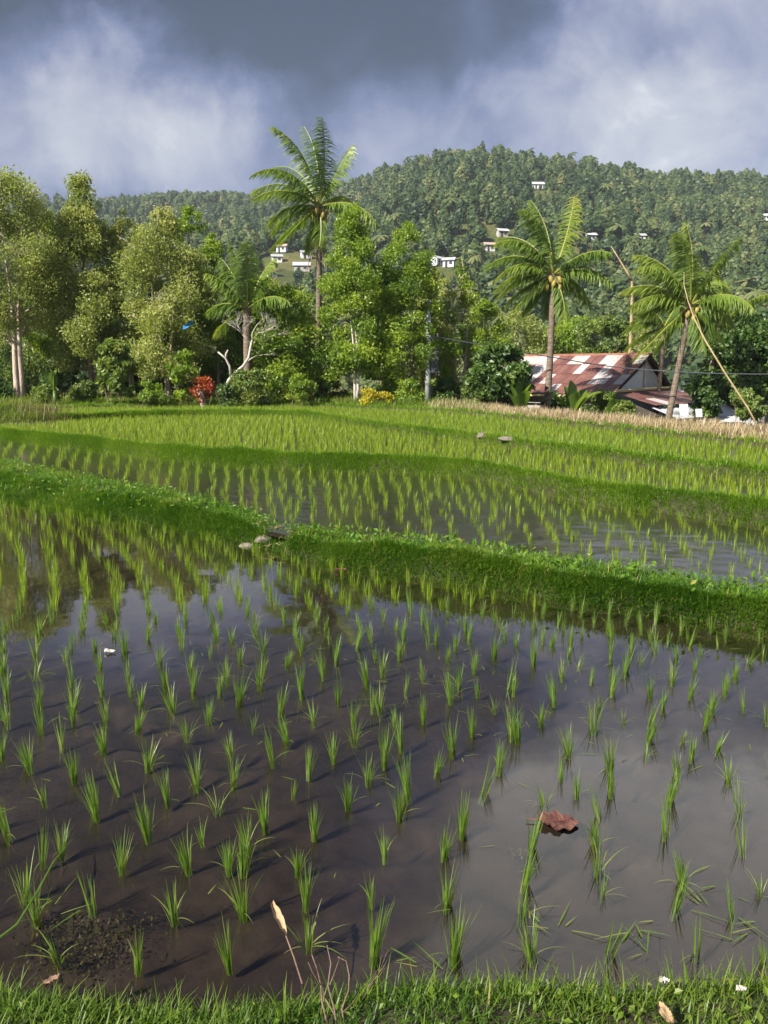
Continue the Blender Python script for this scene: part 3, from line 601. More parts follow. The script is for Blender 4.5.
tree('tree','yellow green low tree behind the left end of the rusty roof',572,55,318,380,30,'round','bright','bark',5000,0.24,36,tr=0.1,group=TG)
tree('tree','grey brown twiggy tree behind the roof, right of the house palm',632,60,322,384,26,'col','olive','bark_pale',4500,0.22,36,tr=0.1,group=TG,twigs=40)
tree('tree','dull green tree behind the dark leafy tree beside the house',520,54,312,385,32,'round','olive','bark',5000,0.22,40,tr=0.1,group=TG)
tree('tree','large dark leafy tree at the right edge behind the leaning bamboo',741,40,318,404,48,'round','dark','bark',11000,0.27,60,tr=0.13,group=TG,flat=0.65)
tree('tree','bushy dark tree with big leaves in front of the lean-to roof',707,36,372,418,20,'round','dark','bark',4200,0.22,30,tr=0.07,group=TG,flat=0.65)
tree('tree','bright leafy tree at the right edge above the pink roof',788,44,300,402,40,'round','mid','bark',7000,0.25,44,tr=0.1,group=TG)
for a in [('slim yellow green tree filling in behind the leftmost forked trunk',58,37,206,372,26,'col','bright'),('slim olive tree behind the left edge of the wide grey olive tree',146,37.5,222,376,24,'col','olive'),
    ('slim yellow green tree right of the wide grey olive tree',218,37,232,380,24,'col','bright'),('rounded green tree behind the young dark palm',262,38,276,390,26,'round','bright'),
    ('narrow green tree between the two bright columnar trees',383,37,262,386,20,'col','bright'),('narrow olive tree behind the grey pole',434,37.5,270,390,22,'col','olive'),('low rounded green tree behind the airy reddish tree',482,40,300,394,26,'round','bright')]:
    tree('tree',a[0],a[1],a[2],a[3],a[4],a[5],a[6],a[7],'bark_pale',13000,0.14,64,tr=0.07,group=TG,twigs=15)
SG='shrubs under the trees'
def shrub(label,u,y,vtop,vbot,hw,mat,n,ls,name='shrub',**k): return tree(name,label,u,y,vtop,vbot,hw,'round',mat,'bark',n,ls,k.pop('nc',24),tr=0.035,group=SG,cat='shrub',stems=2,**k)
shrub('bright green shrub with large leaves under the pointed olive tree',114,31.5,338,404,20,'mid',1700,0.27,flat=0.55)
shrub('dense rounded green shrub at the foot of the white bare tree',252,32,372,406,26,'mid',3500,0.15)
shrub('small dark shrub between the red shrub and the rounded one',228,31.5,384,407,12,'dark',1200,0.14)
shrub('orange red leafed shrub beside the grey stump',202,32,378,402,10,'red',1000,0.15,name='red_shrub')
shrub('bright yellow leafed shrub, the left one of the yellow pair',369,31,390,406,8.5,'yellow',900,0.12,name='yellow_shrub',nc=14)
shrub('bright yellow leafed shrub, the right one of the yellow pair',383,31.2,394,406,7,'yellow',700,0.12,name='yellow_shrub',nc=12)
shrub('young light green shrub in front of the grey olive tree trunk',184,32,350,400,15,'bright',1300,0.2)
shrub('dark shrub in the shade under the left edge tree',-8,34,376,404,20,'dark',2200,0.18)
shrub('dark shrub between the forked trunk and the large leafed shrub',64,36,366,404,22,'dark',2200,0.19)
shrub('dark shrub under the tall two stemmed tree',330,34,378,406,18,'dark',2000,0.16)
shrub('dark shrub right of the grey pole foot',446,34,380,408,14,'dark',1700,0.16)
shrub('low green shrub under the front eave of the rusty roofed house',603,37,393,414,19,'mid',1800,0.17)
shrub('low green shrub at the corner of the lean-to',626,35,402,420,9,'mid',1300,0.15)
shrub('low shrub beside the banana plant and the house wall',556,36,392,412,11,'dark',1200,0.17)
shrub('low light green shrub at the right edge below the leafy tree',745,31,392,420,22,'mid',2200,0.18)
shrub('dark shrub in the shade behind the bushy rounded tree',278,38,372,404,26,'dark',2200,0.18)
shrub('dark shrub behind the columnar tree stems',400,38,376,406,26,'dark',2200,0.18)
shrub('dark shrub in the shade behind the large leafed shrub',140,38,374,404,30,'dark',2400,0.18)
shrub('light green low shrub at the foot of the leftmost forked trunk',46,31.5,386,405,12,'mid',2200,0.13)
shrub('bright low shrub right of the large leafed shrub',150,31.5,382,404,14,'bright',2200,0.12)
shrub('light green low shrub under the bushy rounded tree',300,31.5,376,405,15,'bright',2600,0.12)
shrub('green low shrub at the foot of the columnar tree',412,32,380,406,13,'bright',2200,0.12)
shrub('light olive low shrub behind the dry weeds of the mound',84,32,382,404,13,'mid',2000,0.13)
shrub('light green shrub right of the airy tree foot',474,32.5,378,408,12,'mid',1900,0.13)
# ------------------------------------------------------------------ bare white tree
root=empty('bare_tree',(xat(227,32),32,gz(xat(227,32),32)-0.05)); tag(root,'leafless white barked tree with forking twigs above the green shrub','tree',TG)
g=Geo(); tb=Geo()
def wp(u,v,y=32): p=at_y(u,v,y); return p-np.array(root.location)
def limb(g,pts,r0,r1,dep=None):
    P=np.array([wp(u,v)+np.array([0,(dep or 0)*k/len(pts),0]) for k,(u,v) in enumerate(pts)]); tube(g,P,np.linspace(r0,r1,len(P)),7); return P
limb(g,[(228,397),(226,388),(229,380),(236,372)],0.085,0.065)
limb(g,[(231,377),(230,366),(226,358),(219,352)],0.055,0.03,-.3); limb(g,[(226,359),(226,354),(228,350)],0.05,0.03)
limb(g,[(235,373),(243,366),(248,358),(250,346),(251,340)],0.06,0.04,.3)
rr=np.random.default_rng(5)
def fork(p,d,L,r,lev):
    e=p+d*L; tube(g,[p,(p+e)/2+rr.normal(0,0.05,3)*L,e],[r,r*0.85,r*0.65],5)
    if lev==0: return
    for k in range(rr.integers(2,4)):
        nd=d+rr.normal(0,0.55,3)*np.array([1.2,1,0.6])+np.array([0,0,0.12]); nd/=np.linalg.norm(nd); fork(e,nd,L*rr.uniform(0.6,0.85),r*0.62,lev-1)
for du,dv,dx in [(250,343,-0.7),(251,340,0.2),(251,340,0.9),(251,344,1.4),(246,362,1.2)]:
    d=np.array([dx,rr.normal(0,.4),0.8]); d/=np.linalg.norm(d); fork(wp(du,dv)+np.array([0,.25,0]),d,0.5,0.028,5)
g.obj('trunk',M['bark_white'],root,smooth=True)
# thin bare understory stems
def stem(label,u,y,v0,v1,r,bark='bark_pale',lean=0,name='sapling'):
    x=xat(u,y); zb=gz(x,y)-0.05; H=zat(v1,y)-zb; k=np.linspace(0,1,7); P=np.stack([lean*H*k+0.05*np.sin(k*6+u),0.04*np.cos(k*5),H*k],1)
    o=tube(Geo(),P,r*(1-0.6*k),7).obj(name,M[bark],None,(x,y,zb),smooth=True); return tag(o,label,'tree',None)
stem('thin straight bare stem between the pointed and the grey olive trees',134,36,400,320,0.05)
stem('thin pale leaning stem behind the bushy rounded tree',300,35,400,330,0.06,lean=0.04)
stem('slim brown stem in front of the airy tree with reddish stems',470,36.5,404,300,0.05,'bark',lean=-0.03)
stem('thin stem standing right of the white bare tree',268,36,400,310,0.06,'bark')
stem('grey broken stump leaning beside the red shrub',210,32,404,380,0.17,'concrete',lean=-0.25,name='tree_stump')
stem('short reddish brown trunk of a young plant below the olive trees',54,32,405,380,0.09,'bark',lean=-0.05)
# ------------------------------------------------------------------ palms
def frond(root,c,phi,psi,L,droop,lw,nl,mat,wind=0.0,name='frond',hang=0.6,start=0.14):
    """phi: direction in the view plane (deg, 90 up); psi: towards (-) or away (+) from the front"""
    g=Geo(); d=np.array([math.cos(R(phi))*math.cos(R(psi)),math.sin(R(psi)),math.sin(R(phi))*math.cos(R(psi))])
    n=14; p=np.array(c,float); pts=[p.copy()]; ds=[d.copy()]
    for k in range(n):
        d=d+np.array([wind/n*0.9,0,-droop/n*(0.5+1.0*k/n)]); d/=np.linalg.norm(d); p=p+d*L/n; pts.append(p.copy()); ds.append(d.copy())
    pts=np.array(pts); ds=np.array(ds); tube(g,pts,np.linspace(0.045,0.008,n+1),5,r=0.9)
    s=np.linspace(start,1,nl); f=s*n; P=np.stack([np.interp(f,np.arange(n+1),pts[:,k]) for k in range(3)],1); D=np.stack([np.interp(f,np.arange(n+1),ds[:,k]) for k in range(3)],1)
    D/=np.linalg.norm(D,axis=1)[:,None]; side=np.cross(D,[0,0,1.0]); side/=np.linalg.norm(side,axis=1)[:,None]+1e-6
    base=rng.normal(0.42,0.10)
    for sg in (-1,1):
        q=D*0.55+side*sg*0.8+np.array([wind*0.75,0,-hang])+rng.normal(0,0.16,(nl,3)); q/=np.linalg.norm(q,axis=1)[:,None]
        ll=lw*(np.sin(np.pi*np.clip(0.12+0.80*s,0,1))**0.7)*rng.uniform(0.6,1.12,nl)
        wv=np.cross(q,D); wv/=np.linalg.norm(wv,axis=1)[:,None]+1e-6; wv=wv*0.35+D*0.65
        w=0.034*np.sqrt(ll/lw)
        m1=P+q*(ll*0.5)[:,None]; q2=q+np.array([wind*0.5,0,-0.55]); q2/=np.linalg.norm(q2,axis=1)[:,None]; m2=m1+q2*(ll*0.5)[:,None]
        W=wv*w[:,None]
        V=np.stack([P-W*0.6,P+W*0.6,m1+W,m1-W,m2+W*0.12,m2-W*0.12],1).reshape(-1,3); k=np.arange(nl)[:,None]*6
        Q=np.stack([k+np.array([[0,1,2,3]]),k+np.array([[3,2,4,5]])],1).reshape(-1,4)
        g.add(V,Q,np.repeat(np.clip(base+rng.normal(0,0.10,nl)+0.25*s**3,0,1),6))
    return g.obj(name,M[mat],root)
def palm(label,u,y,ucrown,vcrown,spec,r0=0.14,r1=0.11,mat='palm',bow=0.15,nuts=8,wind=-0.42,lw=0.82,vbase=None,group='coconut palms',crownshaft=True):
    x=xat(u,y); zb=gz(x,y)-0.1; root=empty('coconut_palm',(x,y,zb)); tag(root,label,'palm tree',group)
    c=at_y(ucrown,vcrown,y)-np.array([x,y,zb]); k=np.linspace(0,1,40)
    P=np.stack([c[0]*k**1.3+bow*np.sin(k*np.pi)*0.5,0.0*k,c[2]*k],1); rad=(r0+(r1-r0)*k)*(1+0.035*(np.arange(40)%2)); rad[:3]*=[1.35,1.2,1.08]
    tube(Geo(),P,rad,10).obj('trunk',M['bark_palm'],root,smooth=True)
    pxm=y/800.0
    for (phi,psi,Lpx,droop) in spec:
        frond(root,c+np.array([0,0,-0.05]),phi,psi,Lpx*0.92*pxm,droop*1.2+0.2,lw,96,mat,wind)
    if nuts:
        for j in range(nuts):
            a=j/nuts*6.28+rng.normal(0,.2); b=bpy.data.objects.new('coconut',NUT); COL.objects.link(b); b.parent=root
            b.location=(c[0]+0.30*math.cos(a),c[1]+0.30*math.sin(a),c[2]-0.28-0.17*(j%3)); b.rotation_euler=(rng.uniform(-.4,.4),rng.uniform(-.4,.4),0)
    return root,c
g=Geo(); th=np.linspace(0,np.pi,9); tube(g,np.stack([0*th,0*th,-0.17*np.cos(th)],1),0.10*np.sin(th)+0.003,10); NUT=g.mesh('coconut',M['coconut'],True)
root,c=palm('tallest coconut palm, windswept, with yellow nuts, rising above the left trees',316,36.5,319,206,
 [(62,15,84,0.5),(75,-20,88,0.5),(86,10,92,0.6),(97,-10,92,0.9),(106,20,92,1.0),(116,-25,88,1.2),(128,10,84,1.1),(140,-15,74,1.0),(164,-5,62,1.2),(172,30,66,0.9),(212,-10,66,0.5),(222,-30,60,0.4),(262,20,48,0.2),(20,-5,74,1.25),(32,25,70,1.1),(48,40,78,0.8),(285,-25,45,0.2),(110,70,70,.8)],nuts=12)
for phi,Lp in ((258,62),(280,58),(270,30)): frond(root,c+np.array([0,0,-0.35]),phi,-8,Lp*31.5/800,0.15,0.5,36,'palm_dead',-0.05,name='dead_frond',hang=1.5)
palm('leaning trunk coconut palm in front of the left end of the rusty roof',546,34,553,273,
 [(90,10,86,0.5),(100,-20,84,0.7),(110,20,84,0.9),(120,-15,84,1.1),(132,10,80,1.2),(145,-20,74,1.2),(160,5,66,1.1),(172,-15,68,1.0),(196,-10,62,0.8),(214,-20,58,0.5),(66,10,88,0.2),(42,-15,66,0.9),(20,-5,68,0.9),(0,25,66,0.8),(300,-20,50,0.3),(280,20,44,0.2),(235,20,50,.4)],nuts=9,r0=0.155,r1=0.115)
palm('coconut palm with a dark trunk right of the house, before the lean-to',667,34.5,690,304,
 [(82,5,88,0.45),(95,-20,88,0.6),(108,10,84,0.8),(118,-15,84,0.9),(132,15,78,0.9),(148,-10,70,0.9),(168,5,66,0.9),(62,-10,80,0.7),(50,20,76,1.0),(32,-15,70,1.2),(15,10,62,1.0),(222,-15,84,0.25),(240,10,56,0.3),(300,-20,50,0.3),(345,15,55,0.6),(75,60,70,.6)],nuts=6,r0=0.15,r1=0.11,lw=1.0)
palm('shorter dark coconut palm behind the right leafy tree and leaning bamboo',703,40,718,328,
 [(80,5,66,0.7),(55,-15,66,1.0),(35,10,62,1.2),(15,-5,56,1.1),(120,10,58,1.0),(100,-30,58,.8),(345,0,50,.8)],nuts=0,r0=0.15,r1=0.12)
palm('thin palm trunk with a small crown close behind the lean-to roof',656,40,664,326,
 [(150,5,44,1.0),(120,-15,46,0.9),(60,10,46,1.0),(30,-5,42,1.1),(195,10,44,.6),(90,40,44,.8)],nuts=0,r0=0.13,r1=0.10)
palm('young dark green palm with stiff upright fronds between the left trees',247,32.5,247,308,
 [(98,0,70,0.3),(84,-15,70,0.3),(108,15,66,0.4),(70,10,64,0.6),(120,-10,56,0.6),(40,-10,52,1.0),(15,10,54,1.1),(150,5,48,1.0),(200,0,44,.5),(95,40,60,.4)],nuts=0,r0=0.16,r1=0.15,wind=-0.1,mat='palm',bow=0)
# hillside-edge banana plants
def banana(label,u,y,vtop,n,seed,H=None):
    rr=np.random.default_rng(seed); x=xat(u,y); zb=gz(x,y)-0.05; root=empty('banana_plant',(x,y,zb)); tag(root,label,'plant','banana plants by the house and trees')
    Ht=zat(vtop,y)-zb; st=Ht*0.45; tube(Geo(),[[0,0,0],[0.02,0,st*0.5],[0,0.02,st]],[0.10,0.085,0.05],9).obj('stem',M['banana'],root,smooth=True)
    for k in range(n):
        g=Geo(); a=k*2.4+rr.uniform(-.3,.3); L=Ht*rr.uniform(0.5,0.72); e=rr.uniform(0.9,1.45) if k<n-1 else 1.5; d=np.array([math.cos(a)*math.cos(e),math.sin(a)*math.cos(e),math.sin(e)]); p=np.array([0,0,st*0.95]); m=12; V=[]
        for j in range(m+1):
            t=j/m; w=0.20*Ht/1.6*math.sin(math.pi*min(1,max(0.02,(t-0.12)/0.88)))**0.6 if t>0.12 else 0.015
            s=np.cross(d,[0,0,1.0]); s/=np.linalg.norm(s)+1e-6; up=np.cross(s,d)
            V+= [p-s*w+up*w*0.35,p.copy(),p+s*w+up*w*0.35]; d=d+np.array([0,0,-1.5/m*t*1.4]); d/=np.linalg.norm(d); p=p+d*L/m
        q=[]
        for j in range(m): b=3*j; q+= [[b,b+1,b+4,b+3],[b+1,b+2,b+5,b+4]]
        g.add(V,q,rr.uniform(0.2,0.9)).obj('leaf',M['banana'],root,smooth=True)
banana('light green banana plant standing before the dark wall of the house',573,35,385,7,1)
banana('banana plant with drooping leaves by the house corner',612,36.5,397,5,2)
banana('banana plant in front of the broad dark leafy tree',520,32,380,6,3)
banana('pale banana plant at the foot of the leftmost olive trees',54,31,372,5,4)
# ------------------------------------------------------------------ rusty roofed house
HR=math.atan2(-0.68,0.73); r_=np.array([0.73,-0.68,0]); r_/=np.linalg.norm(r_); n_=np.array([-r_[1]*-1,0,0]); n_=np.array([r_[1],-r_[0],0]); 
RE=np.array([12.95,40.0,0]); zr,ze=2.66,0.93; Lh=7.8; wn,wf=3.5,2.8; GZ0=gz(12,39)-0.3
house=empty('house',(RE[0],RE[1],GZ0)); tag(house,'small house with a rusty red and white sheet metal roof behind the dry grass','house')
O=np.array([RE[0],RE[1],GZ0])
def hp(a,b,z): return RE+r_*a+n_*b+np.array([0,0,z])-O     # a along ridge (0 = gable end, negative left), b>0 towards the camera
def roofsheets(g,P00,P10,P01,P11,nc,nr,seed,th=0.03,prob=None):
    """P00,P10: eave left/right; P01,P11: ridge left/right"""
    rr=np.random.default_rng(seed); P00,P10,P01,P11=map(np.array,(P00,P10,P01,P11)); nrm=np.cross(P10-P00,P01-P00); nrm/=np.linalg.norm(nrm)
    if nrm[2]<0: nrm=-nrm
    for i in range(nc):
        colb=rr.random(); cr_=0.78 if rr.random()<0.20+0.45*i/nc else 0.20
        for j in range(nr):
            a0,a1=i/nc,(i+1)/nc; b0,b1=j/nr-(0.02 if j else 0),(j+1)/nr
            f=lambda a,b:(P00*(1-a)+P10*a)*(1-b)+(P01*(1-a)+P11*a)*b
            rust=1 if rr.random()<(cr_ if prob is None else prob) else 0
            m=6; off=0.012*(j+(i%2)*0.5)+0.02
            for s in range(m):   # corrugation
                c0,c1=a0+(a1-a0)*s/m,a0+(a1-a0)*(s+1)/m; h0,h1=0.018*(s%2),0.018*((s+1)%2)
                lift=nrm*off
                g.add([f(c0,b0)+lift+nrm*h0,f(c1,b0)+lift+nrm*h1,f(c1,b1)+lift+nrm*h1,f(c0,b1)+lift+nrm*h0],[[0,1,2,3]],0.42*rust+rr.uniform(0.20,0.32)*1.0)
    return g
g=Geo(); ov=0.35
roofsheets(g,hp(-Lh,wn+ov,ze-0.17),hp(ov,wn+ov,ze-0.17),hp(-Lh,0,zr),hp(ov,0,zr),18,4,11); roofsheets(g,hp(-Lh,-wf-ov,ze-0.1),hp(ov,-wf-ov,ze-0.1),hp(-Lh,0,zr),hp(ov,0,zr),13,3,12)
ro=g.obj('roof',M['sheet'],house)
g=Geo(); slab(g,[hp(-Lh-.05,0.18,zr+0.0),hp(ov+.05,0.18,zr+0.0),hp(ov+.05,-0.02,zr+0.1),hp(-Lh-.05,-0.02,zr+0.1)],0.02); slab(g,[hp(-Lh-.05,-0.02,zr+0.1),hp(ov+.05,-0.02,zr+0.1),hp(ov+.05,-0.2,zr+0.0),hp(-Lh-.05,-0.2,zr+0.0)],0.02); g.obj('ridge_cap',M['roof_rust'],ro)
gz0=0.0-0
def wall(a0,b0,a1,b1,z0,z1,mat,name,th=0.12,m=None):
    g=Geo(); p0,p1=hp(a0,b0,0),hp(a1,b1,0); d=p1-p0; L=np.linalg.norm(d[:2]); c=(p0+p1)/2; c[2]=(z0+z1)/2-O[2]; box(g,c,(L,th,z1-z0),math.atan2(d[1],d[0])); return g.obj(name,M[mat],house)
zg=GZ0
wall(-Lh+.3,wn-0.35,-0.05,wn-0.35,zg,ze-0.12,'wall_grey','wall'); wall(-Lh+.3,-wf+.3,-0.05,-wf+.3,zg,ze-0.1,'wall_grey','wall'); wall(-Lh+.3,-wf+.36,-Lh+.3,wn-.41,zg,ze-0.1,'wall_grey','wall')
wall(0,-wf+.3,0,wn-.3,zg,ze-0.05,'wall_white','wall')
g=Geo(); a,b,c_=hp(0.02,wn-.15,ze-0.05),hp(0.02,-wf+.1,ze-0.05),hp(0.02,0,zr-0.07); t=r_*0.08
g.add([a,b,c_,a-t,b-t,c_-t],[[0,1,2,2],[5,4,3,3],[0,3,4,1],[1,4,5,2],[2,5,3,0]]); gb=g.obj('gable',M['gable_white_lifted'],house)
g=Geo(); p=hp(0.08,0.0,0); box(g,[p[0],p[1],(ze+zr)/2-0.2-O[2]],(0.06,0.05,1.25),HR); g.obj('gable_post',M['fascia'],gb)
g=Geo()
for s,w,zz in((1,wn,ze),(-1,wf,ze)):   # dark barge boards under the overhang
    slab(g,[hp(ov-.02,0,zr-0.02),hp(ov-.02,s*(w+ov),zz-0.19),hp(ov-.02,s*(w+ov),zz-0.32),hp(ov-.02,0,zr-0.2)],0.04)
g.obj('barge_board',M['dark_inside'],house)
g=Geo(); slab(g,[hp(-Lh,wn+ov-.03,ze-0.2),hp(ov,wn+ov-.03,ze-0.2),hp(ov,wn+ov-.03,ze-0.3),hp(-Lh,wn+ov-.03,ze-0.3)],0.04); g.obj('eave_board',M['fascia'],house)
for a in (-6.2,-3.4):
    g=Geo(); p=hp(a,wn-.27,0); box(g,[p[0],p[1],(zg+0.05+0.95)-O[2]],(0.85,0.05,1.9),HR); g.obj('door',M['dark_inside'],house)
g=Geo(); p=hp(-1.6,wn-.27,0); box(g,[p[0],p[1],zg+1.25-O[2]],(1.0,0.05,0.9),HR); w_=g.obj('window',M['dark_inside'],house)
g=Geo()
for k in (-0.5,0,0.5): q=p+r_*k; box(g,[q[0]+n_[0]*.04,q[1]+n_[1]*.04,zg+1.25-O[2]],(0.05,0.03,0.96),HR)
g.obj('window_frame',M['fascia'],w_)
# lean-to against the gable end
lt=empty('lean_to',(*(RE+r_*1.5+n_*0.5)[:2],GZ0)); tag(lt,'lean-to shed with a rusty sloping roof and pale panels against the white gable','shed')
O=np.array(lt.location)
A1,A2=hp(0.42,wn+0.25,ze-0.10),hp(0.42,-wf-0.3,ze-0.02); B1,B2=hp(2.3,wn-0.1,ze-0.62),hp(3.3,-wf-0.4,ze-0.55)
roofsheets(Geo(),B1,B2,A1,A2,8,2,21,prob=0.75).obj('roof',M['sheet'],lt)
g=Geo(); slab(g,[A1+[0,0,.10],A2+[0,0,.10],A2+r_*0.12+[0,0,.06],A1+r_*0.12+[0,0,.06]],0.09); g.obj('flashing',M['fascia'],lt)
g=Geo(); C1,C2=B1-[0,0,.12]-r_*0.2,B2-[0,0,.12]-r_*0.2; D1,D2=C1+r_*1.4-[0,0,.50],C2+r_*1.4-[0,0,.50]; roofsheets(g,D1,D2,C1,C2,6,1,22,prob=0.0); g.obj('lower_roof',M['roof_pale'],lt)
def pw(p0,p1,z0,mat,name,par,top=0.0):
    g=Geo(); q0,q1=p0-[0,0,.10+top],p1-[0,0,.10+top]; slab(g,[q0,q1,[q1[0],q1[1],z0-O[2]],[q0[0],q0[1],z0-O[2]]],0.08); return g.obj(name,M[mat],par)
pw(D1-r_*0.15+np.array([0,0,0.06]),D2-r_*0.15+np.array([0,0,0.06]),zg-0.3,'wall_white','wall',lt); pw(A1+r_*0.3-[0,0,.1],D1-r_*0.15,zg-0.3,'dark_inside','wall',lt)  # side wall coloured dark for the shade below the eave
# small shed to the right
def hut(name,label,cat,u,y,vt,w,d,h,rz,roofm,wallm,group=None,pitch=0.28,door=True,zb=None,over=0.3,hip=False):
    x=xat(u,y,vt); z=gz(x,y)-0.1 if zb is None else zb; root=empty(name,(x,y,z),rz); tag(root,label,cat,group)
    g=Geo(); box(g,(0,0,h/2),(w,d,h)); 
    rise=d*pitch; g.add([[-w/2,-d/2,h],[-w/2,d/2,h],[-w/2,0,h+rise],[w/2,-d/2,h],[w/2,d/2,h],[w/2,0,h+rise]],[[0,2,1,1],[3,4,5,5],[0,3,5,2],[1,2,5,4]])
    g.obj('wall',M[wallm],root)
    g=Geo(); o=over; e=h-o*2*pitch
    for s in (-1,1):
        P=[[-w/2-o,s*(d/2+o),e+.04],[w/2+o,s*(d/2+o),e+.04],[w/2+o,0,h+rise+.04],[-w/2-o,0,h+rise+.04]]
        if s>0: P=P[::-1]
        v=np.array(P,float); slab(g,v+[0,0,.06],0.07)
    g.obj('roof',M[roofm],root)
    g=Geo(); box(g,(-w*0.18,-d/2-.03,0.95),(0.8,0.06,1.9)); 
    if door: g.obj('door',M['dark_inside'],root)
    g=Geo(); box(g,(w*0.22,-d/2-.03,1.35),(1.0,0.06,0.8)); g.obj('window',M['dark_inside'],root)
    return root
hut('shed','low shed with a pale roof and brown wall below the right leafy tree','shed',722,36,405,2.3,1.8,1.5,-0.35,'roof_grey','wall_brown',pitch=0.2,zb=gz(xat(722,36),36)-0.75)
hut('house','house with a pink red roof half hidden at the right edge','house',790,46,370,4.0,4.0,2.4,0.2,'roof_red','wall_grey',zb=zat(366,46)-3.4)
hut('hut','small dark hut in the shade right of the grey pole','hut',463,40,398,2.4,2.0,1.5,0.2,'roof_rust','wall_brown',zb=gz(xat(463,40),40)-.3,pitch=.25)
# white litter panels beside the lean-to
for k,(u,v,w,h) in enumerate([(684,410,0.40,0.5),(699,413,0.3,0.35)]):
    p=at_y(u,v,33.5); z=gz(p[0],33.5); g=Geo(); box(g,(0,0,h/2),(w,0.04,h),0.3,rx=-0.2); box(g,(w*.3,0.1,h*.3),(w*.6,0.05,h*.6),0.9)
    tag(g.obj('fallen_sheet',M['wall_white'],None,(p[0],33.5,max(z-0.05,p[2]-h/2))),['broken white panel leaning by the lean-to, left of two','small white panel on the ground right of the lean-to'][k],'panel')
# ------------------------------------------------------------------ utility pole, cable, bamboo
x=xat(428,33.4); zb=gz(x,33.4)-0.3; pole=empty('utility_pole',(x,33.4,zb)); tag(pole,'grey concrete utility pole with a dark box, among the bright green trees','utility pole')
Hp=zat(300,33.4)-zb; tube(Geo(),[[0,0,0],[0,0,Hp*.5],[0,0,Hp]],[0.14,0.12,0.09],14).obj('shaft',M['concrete'],pole,smooth=True)
g=Geo(); zz=zat(361,33.4)-zb; box(g,(0.24,-0.06,zz),(0.34,0.32,0.95)); box(g,(0.24,-0.06,zz+.5),(0.40,0.38,0.06)); bx_=g.obj('transformer_box',M['darkmetal'],pole)
for dz in (.25,-.25): g=Geo(); box(g,(0.08,0,zz+dz),(0.3,0.06,0.06)); g.obj('bracket',M['darkmetal'],bx_)
g=Geo(); box(g,(0,0,zat(338,33.4)-zb),(0.9,0.08,0.1)); 
for k in (-.38,.38): tube(g,[[k,0,zat(338,33.4)-zb+.04],[k,0,zat(338,33.4)-zb+.2]],[0.04,0.03],8)
g.obj('cross_arm',M['darkmetal'],pole)
k=np.linspace(0,1,40); a=at_y(431,337,32); pts=[at_y(u,v,y) for u,v,y in [(431,336,33.3),(533,354,33.2),(610,367,34),(690,373,33),(768,374.5,32),(860,372,31)]]
us=np.interp(k,np.linspace(0,1,6),np.arange(6)); P=np.array(pts); cb=np.stack([np.interp(us,np.arange(6),P[:,j]) for j in range(3)],1)
for _ in range(6): cb[1:-1]=(cb[:-2]+2*cb[1:-1]+cb[2:])/4
tag(tube(Geo(),cb,0.022,6).obj('power_cable',M['darkmetal']),'thin dark power cable sagging in front of the rusty roof','cable')
b0=at_y(767,441,15.6); P=[at_y(u,v,y)-b0 for u,v,y in [(768,446,15.6),(748,408,15.6),(725,373,15.7),(705,340,15.8),(694,318,15.9),(688,301,16.0),(684,285,16.1),(684,272,16.2)]]
tag(tube(Geo(),P,[0.019,0.018,0.017,0.015,0.013,0.010,0.007,0.004],8).obj('bamboo_pole',M['tan'],None,b0,smooth=True),'long pale bamboo pole leaning left across the palms at the right edge','pole')
x,y=xat(763,15.3,440),15.3; zb=gz(x,y)
tag(tube(Geo(),[[0,0,-.1],[0.01,0,.25],[-0.03,0,0.55]],[0.022,0.02,0.017],7).obj('stake',M['bark_palm'],None,(x,y,zb-.1)),'short wooden stake in the dry grass at the right edge','stake')
x,y=xat(631,47,330),47; zb=gz(x,y); w=lambda u,v:at_y(u,v,y)-np.array([x,y,zb])
tag(tube(Geo(),[[0,0,0],w(631,330),w(632,300),w(632,281)],[0.10,0.09,0.08,0.07],8).obj('bamboo_stump',M['tan'],None,(x,y,zb)),'tall bare tan trunk snapped at the top, behind the roof ridge','dead trunk')
bpy.data.objects['bamboo_stump'].name='broken_trunk'
o=bpy.data.objects['broken_trunk']; g=Geo(); tube(g,[w(632,281),w(627,272),w(619,259),w(611,246)],[0.07,0.06,0.04,0.015],8); g.obj('broken_top',M['tan'],o,smooth=True)
# blue scrap caught in a tree
p=at_y(188,325,32.5); g=Geo(); xs=np.linspace(-.19,.19,9); ys=np.linspace(-.08,.08,5); X,Y=np.meshgrid(xs,ys); Zz=0.08*np.sin(X*9)+0.06*np.cos(Y*21+X*7)
V=np.stack([X,Zz,Y+0.35*X+0.05*np.sin(X*14)],-1); i=np.arange(4)[:,None]*9+np.arange(8)[None]; q=np.stack([i,i+1,i+10,i+9],-1).reshape(-1,4); g.add(V.reshape(-1,3),q); g.add(V.reshape(-1,3)+[0,.012,0],q[:,::-1])
tag(g.obj('plastic_scrap',M['blue'],None,p),'blue plastic scrap caught in the branches of the grey olive tree','plastic scrap')
